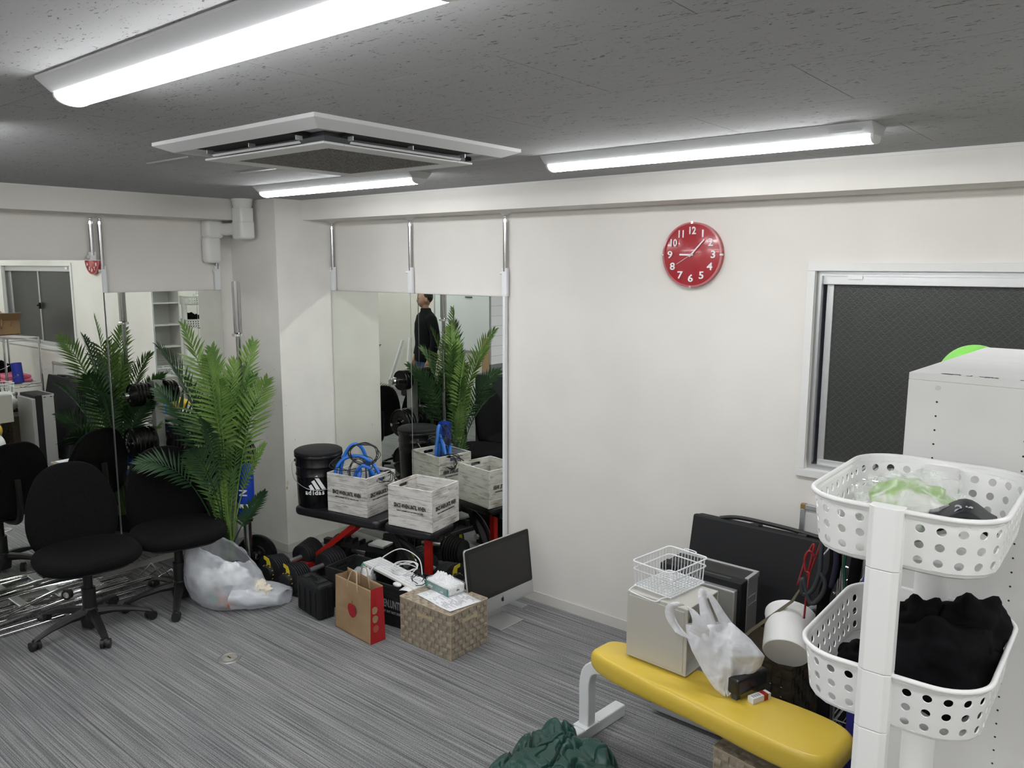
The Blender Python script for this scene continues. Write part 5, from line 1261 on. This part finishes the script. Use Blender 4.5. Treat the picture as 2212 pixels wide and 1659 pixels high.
tag(MB().box(4.085, 4.165, -.78, -.62, 0, 1.548).build('storage_case', M['grey'], bevel=.01), 'tall slim grey case behind the white cabinet carrying the green ball', 'case')

# ---------------------------------------------------------------- white shelf cabinets (open towards -x)
CZ = 1.775
def cabinet(loc, wid, label, stuff):
    # local: x depth (open front at x=0 looking to -x), y from 0 (viewer side) to wid
    t = thing('shelf_cabinet', label, 'cabinet', loc, rad(-2.9)); dp = .30; th = .016
    for y, nm in ((0, 'side_panel'), (wid-th, 'side_panel')):
        o = MB().box(0, dp, y, y+th, 0, CZ-th).build(nm, M['cabinet'], t, bevel=.001)
    MB().box(0, dp, 0, wid, CZ-th, CZ).build('top_panel', M['cabinet'], t, bevel=.0015)
    MB().box(dp-.004, dp, th, wid-th, 0, CZ-th).build('back_panel', M['cabinet'], t)
    for z in (.06, .40, .69, .97, 1.25, 1.53): MB().box(.004, dp-.004, th, wid-th, z-.016, z).build('shelf', M['cabinet'], t)
    return t
ca = cabinet((4.174, -1.665, 0), .355, 'white shelf cabinet nearest the viewer, its side panel behind the basket tower', 0)
for x in (.062, .235):
    k = 0
    z = CZ-.012
    MB().lathe([(.0055, 0), (.0055, -.0018), (.003, -.002)], 16, TR((x, -.0012, CZ-.030), rx=-pi/2) @ Matrix.Rotation(pi, 4, 'X')).build('screw', M['alu'], ca)
    m = MB()
    for k in range(52):
        zz = CZ-.062-.032*k
        if zz < .1: break
        m.add([(x+.0022*cos(a), -.0006, zz+.0022*sin(a)) for a in [2*pi*i/10 for i in range(10)]], [tuple(range(10))])
    m.build('pin_holes', M['dark'], ca, kind='stuff')
rr = random.Random(77)
for (x0, z0, n_) in ((.10, CZ-.004, 0),):
    m = MB()
    for k in range(26): 
        x = .06+rr.random()*.20; m.box(x, x+rr.uniform(.002, .014), .010+rr.random()*.012, .012+rr.random()*.014+.002, CZ+.0001, CZ+.0005)
    m.build('scuff_marks', M['dkgrey'], ca, kind='stuff')
cb2 = cabinet((4.192, -1.308, 0), .395, 'white shelf cabinet farther from the viewer, next to the green ball', 0)
for (z, lab) in ((.69, 'upper white wire tray on a shelf of the near cabinet'), (.40, 'lower white wire tray on a shelf of the near cabinet')):
    t = thing('wire_tray', lab, 'tray', (4.33, -1.49, z+.001), rad(-2.9))
    for zz, s_ in ((.085, 1), (.004, .9)): MB().tube([(x*s_, y*s_, zz) for x, y in rrect(.22, .27, .02, 3)], .0025, 6, True).build('rim_wire', M['whitemt'], t, smooth=True)
    for i in range(14):
        y = -.125+i*.25/13; MB().tube([(-.11, y, .085), (-.10, y*.9, .004), (.10, y*.9, .004), (.11, y, .085)], .0013, 5).build('cross_wire', M['whitemt'], t)

# ---------------------------------------------------------------- basket tower
tw = thing('basket_tower', 'white plastic storage tower with perforated oval baskets in the right foreground', 'tower', (4.28, -1.967, 0))
def oval(w_, d_, r_, n_):   # points evenly spaced along a rounded rectangle, with outward normals
    segs = []
    pts = []
    import itertools
    for sx, sy, a0 in ((1, 1, 0), (-1, 1, 90), (-1, -1, 180), (1, -1, 270)):
        cx, cy = sx*(w_/2-r_), sy*(d_/2-r_)
        for i in range(17): a = rad(a0+90*i/16); pts.append(Vector((cx+r_*cos(a), cy+r_*sin(a))))
    pts.append(pts[0]); cum = [0]
    for a, b in zip(pts, pts[1:]): cum.append(cum[-1]+(b-a).length)
    T_ = cum[-1]
    def at(u_):
        s_ = (u_ % 1)*T_
        lo = 0
        for i in range(len(cum)-1):
            if cum[i+1] >= s_: lo = i; break
        f_ = (s_-cum[lo])/max(1e-9, cum[lo+1]-cum[lo]); return pts[lo]*(1-f_)+pts[lo+1]*f_
    return at, T_
BW, BD, BR = .318, .422, .085
def basket(zr, name='basket'):
    at, T_ = oval(BW, BD, BR, 0); ncol = 40; hh = .108
    def P(u_, z):   # z from 0 (rim) to -hh
        q = -z/hh; s_ = 1-.07*q; p_ = at(u_)
        return (p_.x*s_, p_.y*s_, zr+z)
    mb = MB(); n_ = 12
    rows = [(-.014, -.043), (-.043, -.072), (-.072, -.101)]
    for c in range(ncol):
        u0, u1 = c/ncol, (c+1)/ncol
        for (z0, z1) in rows:
            uc, zc = (u0+u1)/2, (z0+z1)/2; sq = []; ci = []
            uw = (u1-u0)/2; zw = (z0-z1)/2; rr_ = .0080
            ru = rr_/(T_)
            pm = at(uc)
            for k in range(16):
                a = 2*pi*(k+.0)/16; c_, s_ = cos(a), sin(a); m_ = max(abs(c_), abs(s_))
                sq.append(P(uc+uw*c_/m_, zc+zw*s_/m_)); ci.append(P(uc+ru*c_, zc+rr_*s_))
            mb.add(sq+ci, [(k, (k+1) % 16, 16+(k+1) % 16, 16+k) for k in range(16)])
        mb.add([P(u0, -.003), P(u1, -.003), P(u1, -.014), P(u0, -.014)], [(0, 1, 2, 3)])
        mb.add([P(u0, -.101), P(u1, -.101), P(u1, -.102), P(u0, -.102)], [(0, 1, 2, 3)])
        # rounded floor edge and floor
        def Q(u_, q, dz): p_ = at(u_); s_ = .93*q; return (p_.x*s_, p_.y*s_, zr+dz)
        ring = [(.998, -.102), (.985, -.108), (.95, -.112), (.85, -.113), (.5, -.113), (.0, -.113)]
        for (qa, za), (qb, zb) in zip(ring, ring[1:]):
            mb.add([Q(u0, qa, za), Q(u1, qa, za), Q(u1, qb, zb), Q(u0, qb, zb)], [(0, 1, 2, 3)])
    o = mb.build(name, M['whitepl'], tw, solid=.0024)
    import bmesh
    bm = bmesh.new(); bm.from_mesh(o.data); bmesh.ops.remove_doubles(bm, verts=bm.verts, dist=.0002); bm.normal_update(); bm.to_mesh(o.data); bm.free()
    o.data.shade_smooth(); es = o.modifiers.new('split', 'EDGE_SPLIT'); es.split_angle = rad(35)
    rim = MB(); pts = []
    for i in range(96): p_ = at(i/96); pts.append((p_.x*1.012, p_.y*1.012, zr-.003))
    rim.tube(pts, .0048, 10, True).build('rim', M['whitepl'], o, smooth=True, angle=180)
    return o
for zr in (1.60, 1.30, .80, .45): basket(zr)
def post(px_, py_, w_, d_, ztop):
    zz_ = [0, .34, .45, .69, .80, 1.19, 1.30, 1.49, ztop]
    for z0, z1 in zip(zz_, [q-.0009 for q in zz_[1:]]):
        o_ = [(px_-w_/2, py_+d_/2), (px_-w_/2, py_-d_*.25), (px_-w_*.32, py_-d_/2), (px_+w_*.32, py_-d_/2), (px_+w_/2, py_-d_*.25), (px_+w_/2, py_+d_/2)]
        MB().prism(o_, z0, z1).build('post_section', M['whitepl'], tw, bevel=.0012)
post(-.010, -.213, .056, .030, 1.603)
MB().cyl((-.005, .192, 0), (-.005, .192, 1.59), .034, n=28).build('rear_post', M['whitepl'], tw, smooth=True)
# contents
gp = thing('wrapped_bundle', 'green and white bundle in shiny clear wrap in the top basket', 'bundle', (4.27, -2.01, 1.555))
MB().ball((0, 0, 0), .075, .095, .052, 40, 26, amp=.25, fr=2.6).build('green_wrapping', noise_mat('lime_print', (.22, .42, .05), (.66, .68, .60), nscale=9, rough=.3, lo=.48, hi=.54), gp, smooth=True, angle=180)
MB().ball((0, 0, .005), .09, .115, .062, 40, 26, amp=.45, fr=3.6).build('clear_wrap', M['filmc'], gp, smooth=True, angle=30)
fl = thing('printed_cloth', 'folded black cloth with white lettering in the top basket', 'cloth', (4.365, -2.06, 1.56), rad(10))
MB().grid(lambda a, b: ((a-.5)*.10, (b-.5)*.13, .028*math.exp(-((a-.55)*3.2)**2)+.012*sin(b*4)), 14, 12).build('cloth_fold', M['blkmatte'], fl, smooth=True, solid=.014)
text_mesh('ar', .035, M['greyprint'], fl, TR((.0, -.045, .040), rx=rad(50)), name='lettering')
for i, (loc, r_, sd, lab) in enumerate((((4.34, -1.97, 1.255), (.098, .13, .075), 3, 'big black garment heaped in the second basket'), ((4.375, -1.90, 1.30), (.058, .085, .066), 5, 'black garment corner sticking up at the right of the second basket'),
        ((4.285, -1.93, 1.295), (.05, .055, .055), 6, 'black collar-like fold at the middle of the second basket'), ((4.19, -1.99, 1.215), (.035, .05, .032), 8, 'small black sock at the left of the second basket'))):
    mb = MB().ball((0, 0, 0), r_[0]*1.08, r_[1]*1.08, r_[2]*1.1, 44, 28, amp=.34, fr=1.5+.08*sd)
    o = mb.build('black_garment', M['cloth'], smooth=True, angle=180, loc=loc); tag(o, lab, 'clothes', 'black clothes in the second basket')

# ---------------------------------------------------------------- green jacket on the floor
PUFF = [(.0, .0, .20, .24, .105), (-.14, .08, .12, .13, .085), (.10, .14, .14, .11, .10), (-.10, .19, .085, .085, .125), (.17, .0, .10, .13, .08), (-.17, -.10, .10, .13, .07), (.02, -.20, .18, .11, .08), (-.02, .10, .09, .10, .125)]
def jk(a, b):
    th_ = 2*pi*a
    R1 = .25*(1+.10*sin(2*th_+.6)+.09*sin(3*th_+2.0)+.05*sin(5*th_+1)+.03*sin(9*th_))
    x = R1*b*cos(th_)*.98; y = R1*b*sin(th_)*1.15
    wx, wy = x+.05*noise.noise(Vector((x*7, y*7, 3))), y+.05*noise.noise(Vector((x*7+9, y*7, 5)))
    h = 0
    for cx, cy, rx_, ry_, hh in PUFF:
        q = ((x-cx)/rx_)**2+((y-cy)/ry_)**2
        if q < 1: h = max(h, hh*math.sqrt(1-q))
    rg = abs(noise.noise(Vector((wx*9, wy*5.5, 1)))); rg2 = abs(noise.noise(Vector((wx*17, wy*21+4, 2))))
    edge = min(1, (1-b)/.16)
    z = .030+h*.85+.022*noise.noise(Vector((x*4, y*4, 8)))
    z -= .045*math.exp(-(rg/.05)**2)*min(1, h/.05)+.014*math.exp(-(rg2/.07)**2)
    z = z*(max(0, edge)**.45)
    return (x, y, max(.003, z))
tag(MB().grid(jk, 150, 80, closeu=True).build('green_jacket', M['jade'], smooth=True, angle=180, loc=(2.935, -1.285, 0), rz=rad(8)), 'crumpled dark green nylon jacket on the carpet by the yellow bench', 'jacket')

# ---------------------------------------------------------------- far side of the room, seen only in the mirrors
wbd = thing('whiteboard', 'whiteboard on the far wall behind the man, seen in the mirror', 'whiteboard', (3.0, -5.165, .75))
MB().box(-1.10, .02, -.012, .012, 0, .82).build('board', M['wbd'], wbd)
frame(MB(), -1.12, .04, -.02, .84, .022, -.018, .018).build('board_frame', M['alu'], wbd)
MB().box(-.75, -.62, .012, .03, .785, .80).build('board_clip', M['dkgrey'], wbd)
lb = thing('chart_board', 'lined white chart board with grey frame on the left wall, seen in the mirror', 'board', (-.525, -2.83, 1.03))
MB().box(-.010, .010, -.45, .45, .0, .98).build('board', M['paper'], lb)
for k in range(9): MB().box(.0105, .0115, -.45, .45, .08+.1*k, .083+.1*k).build('ruled_line', M['greyprint'], lb)
MB().box(-.012, .022, -.47, .47, -.09, .0).build('tray', M['grey'], lb)
tag(MB().box(-.50, -.30, -3.36, -2.37, 0, .92).build('low_cabinet', M['dkgrey'], bevel=.004), 'dark low cabinet under the lined chart board, seen in the mirror', 'cabinet')
tag(MB().box(1.86, 2.04, -5.14, -5.125, .0, .95).build('wood_board', M['tan'], M4=TR((0, 0, 0))), 'tan wooden board leaning by the far wall, seen in the mirror', 'board')
for k, (a, b, lab) in enumerate((((3.92, -4.95, .03), (3.72, -5.12, .82), 'white bar leaning at the far wall, more tilted one'), ((3.52, -4.98, .03), (3.55, -5.12, .87), 'white bar leaning at the far wall, steeper one'))):
    mb = MB(); bar(mb, a, b, .05, .03)
    tag(mb.build('leaning_bar', M['whitemt'], bevel=.003), lab, 'bar', 'white bars leaning on the far wall')
tag(MB().box(3.0, 3.4, -5.05, -4.75, 0, .30).build('dark_sofa_block', M['blkmatte'], bevel=.03), 'black upholstered block at the far wall, seen in the mirror', 'furniture')

# ---------------------------------------------------------------- person (seen in the mirror)
def skin_mesh(name, nodes, edges, m, parent, root=0, sub=2, T=None):
    me = bpy.data.meshes.new(name); vs = [n_[0] for n_ in nodes]
    me.from_pydata([tuple(v) for v in vs], edges, []); me.update()
    o = bpy.data.objects.new(name, me); COL.objects.link(o)
    sk = o.modifiers.new('skin', 'SKIN')
    if not me.skin_vertices: 
        bpy.context.view_layer.objects.active = o
    for i, n_ in enumerate(nodes):
        r_ = n_[1]; r_ = r_ if isinstance(r_, tuple) else (r_, r_)
        me.skin_vertices[0].data[i].radius = r_
        me.skin_vertices[0].data[i].use_root = (i == root)
    sk.use_smooth_shade = True
    sb = o.modifiers.new('sub', 'SUBSURF'); sb.levels = sub; sb.render_levels = sub
    bpy.context.view_layer.update()
    dg = bpy.context.evaluated_depsgraph_get(); nm = bpy.data.meshes.new_from_object(o.evaluated_get(dg))
    bpy.data.objects.remove(o)
    nm.name = name; nm.materials.clear(); nm.materials.append(m); nm.shade_smooth()
    r_ = bpy.data.objects.new(name, nm); COL.objects.link(r_)
    if parent: r_.parent = parent
    return r_
man = thing('person', 'man in a dark jacket and jeans standing with arms down, seen in the mirror', 'person', (1.50, -3.45, 0), rad(66))
# local: +x forward, +y his left
bn = [((0,0,.92),(.085,.11)), ((0,0,1.05),(.085,.105)), ((.0,0,1.22),(.095,.125)), ((-.01,0,1.36),(.07,.09)), ((-.01,0,1.44),(.045,.05)), ((.01,0,1.50),(.052,.055)), ((.02,0,1.56),(.070,.060)), ((.010,0,1.60),(.06,.055)),
      ((-.01,.15,1.35),.035), ((-.03,.24,1.20),.035), ((-.02,.255,1.06),.034), ((.05,.245,.86),.028), ((.065,.24,.80),.030), ((.075,.235,.73),.028),
      ((-.01,-.15,1.35),.035), ((-.03,-.24,1.20),.035), ((-.02,-.255,1.06),.034), ((.05,-.245,.86),.028), ((.065,-.24,.80),.030), ((.075,-.235,.73),.028),
      ((0,.09,.82),.065), ((.01,.10,.48),.050), ((.0,.105,.10),.042), ((.03,.11,.045),.045), ((.14,.12,.035),.038),
      ((0,-.09,.82),.065), ((.01,-.10,.48),.050), ((.0,-.105,.10),.042), ((.03,-.11,.045),.045), ((.14,-.12,.035),.038)]
be = [(0,1),(1,2),(2,3),(3,4),(4,5),(5,6),(6,7),(3,8),(8,9),(9,10),(10,11),(11,12),(12,13),(3,14),(14,15),(15,16),(16,17),(17,18),(18,19),(0,20),(20,21),(21,22),(22,23),(23,24),(0,25),(25,26),(26,27),(27,28),(28,29)]
fb = len(bn)
for sg, wr_ in ((1, 13), (-1, 19)):
    for q, (dx, L_) in enumerate(((-.022, .055), (-.008, .066), (.008, .064), (.022, .058))):
        i0 = len(bn); b_ = bn[wr_][0]
        bn += [((b_[0]+dx, b_[1], b_[2]-.012), .010), ((b_[0]+dx*1.1+.004, b_[1]-sg*.006, b_[2]-.012-L_*.5), .009), ((b_[0]+dx*1.1+.010, b_[1]-sg*.016, b_[2]-.012-L_), .007)]
        be += [(wr_, i0), (i0, i0+1), (i0+1, i0+2)]
    i0 = len(bn); b_ = bn[wr_-1][0]
    bn += [((b_[0]+.030, b_[1]-sg*.006, b_[2]-.01), .011), ((b_[0]+.045, b_[1]-sg*.012, b_[2]-.055), .009)]; be += [(wr_-1, i0), (i0, i0+1)]
body = skin_mesh('body', bn, be, M['skin'], man)
# face features
hd_ = MB().ball((.012, 0, 1.590), .090, .074, .116, 32, 22)
hd_.v = [(x+(.006 if z < 1.56 else 0), y*(1-.9*max(0, 1.57-z)/.1*.35), z) for x, y, z in hd_.v]
hd_.build('head', M['skin'], man, smooth=True, angle=180)
MB().ball((.102, 0, 1.572), .014, .012, .022, 12, 8).build('nose', M['skin'], man, smooth=True, angle=180)
for sg in (-1, 1):
    MB().ball((.014, sg*.077, 1.582), .016, .009, .030, 12, 8).build('ear', M['skin'], man, smooth=True, angle=180)
    MB().ball((.093, sg*.028, 1.600), .006, .011, .004, 10, 8).build('eye', M['hair'], man, smooth=True, angle=180)
MB().ball((.093, 0, 1.530), .007, .020, .005, 12, 8).build('mouth', mat('lips', (.30, .12, .10), .5), man, smooth=True, angle=180)
MB().ball((-.012, 0, 1.622), .090, .0785, .096, 32, 20, amp=.02, fr=7).build('hair', M['hair'], man, smooth=True, angle=180)
jm = MB()
def erings(mb, rings, n=20):   # (cx, cy, z, rx, ry) stacked into one closed tube
    vs = [(cx+rx*cos(2*pi*k/n), cy+ry*sin(2*pi*k/n), z) for cx, cy, z, rx, ry in rings for k in range(n)]
    m_ = len(rings)
    return mb.add(vs, [(i*n+k, (i+1)*n+k, (i+1)*n+(k+1) % n, i*n+(k+1) % n) for i in range(m_-1) for k in range(n)]+[tuple(range(n)), tuple(range((m_-1)*n, m_*n))[::-1]])
erings(jm, [(0, 0, 1.02, .10, .135), (0, 0, .96, .118, .155), (0, 0, .88, .128, .172), (.002, 0, .80, .122, .176), (.004, 0, .75, .09, .16)])
for sg in (-1, 1): erings(jm, [(0, sg*.082, .86, .105, .085), (.004, sg*.088, .74, .100, .086), (.010, sg*.094, .58, .082, .074), (.012, sg*.098, .47, .068, .064), (.004, sg*.102, .33, .066, .060), (.0, sg*.106, .18, .058, .054), (.004, sg*.108, .07, .062, .056), (.006, sg*.108, .045, .060, .055)])
jm.build('jeans', M['jean'], man, smooth=True, angle=180)
jk_ = MB()
erings(jk_, [(0, 0, .815, .130, .178), (0, 0, .83, .142, .188), (0, 0, .92, .138, .178), (0, 0, 1.05, .130, .165), (0, 0, 1.18, .138, .178), (-.005, 0, 1.29, .136, .186), (-.01, 0, 1.36, .118, .172), (-.012, 0, 1.405, .092, .125), (-.008, 0, 1.435, .070, .078), (-.004, 0, 1.475, .062, .064), (-.004, 0, 1.478, .054, .056)], 32)
for sg in (-1, 1):
    jk_.ball((-.01, sg*.165, 1.345), .072, .072, .068, 20, 12)
    jk_.tube(spline([(-.01, sg*.17, 1.35), (-.022, sg*.215, 1.25), (-.030, sg*.245, 1.14), (-.020, sg*.255, 1.04), (.012, sg*.252, .93), (.030, sg*.250, .87)], 4), [.070, .070, .069, .067, .066, .064, .063, .062, .061, .060, .059, .058, .057, .055, .054, .053, .052, .050, .049, .048, .047], 16)
jk_.build('jacket', mat('jacket_black', (.004, .0045, .006), .85, spec=.2), man, smooth=True, angle=60)
for sg in (-1, 1): MB().slab([(.045+.135*cos(a), sg*.11+.05*sin(a)) for a in [2*pi*k/24 for k in range(24)]], 0, .085, .03).build('shoe', M['blk'], man, smooth=True)
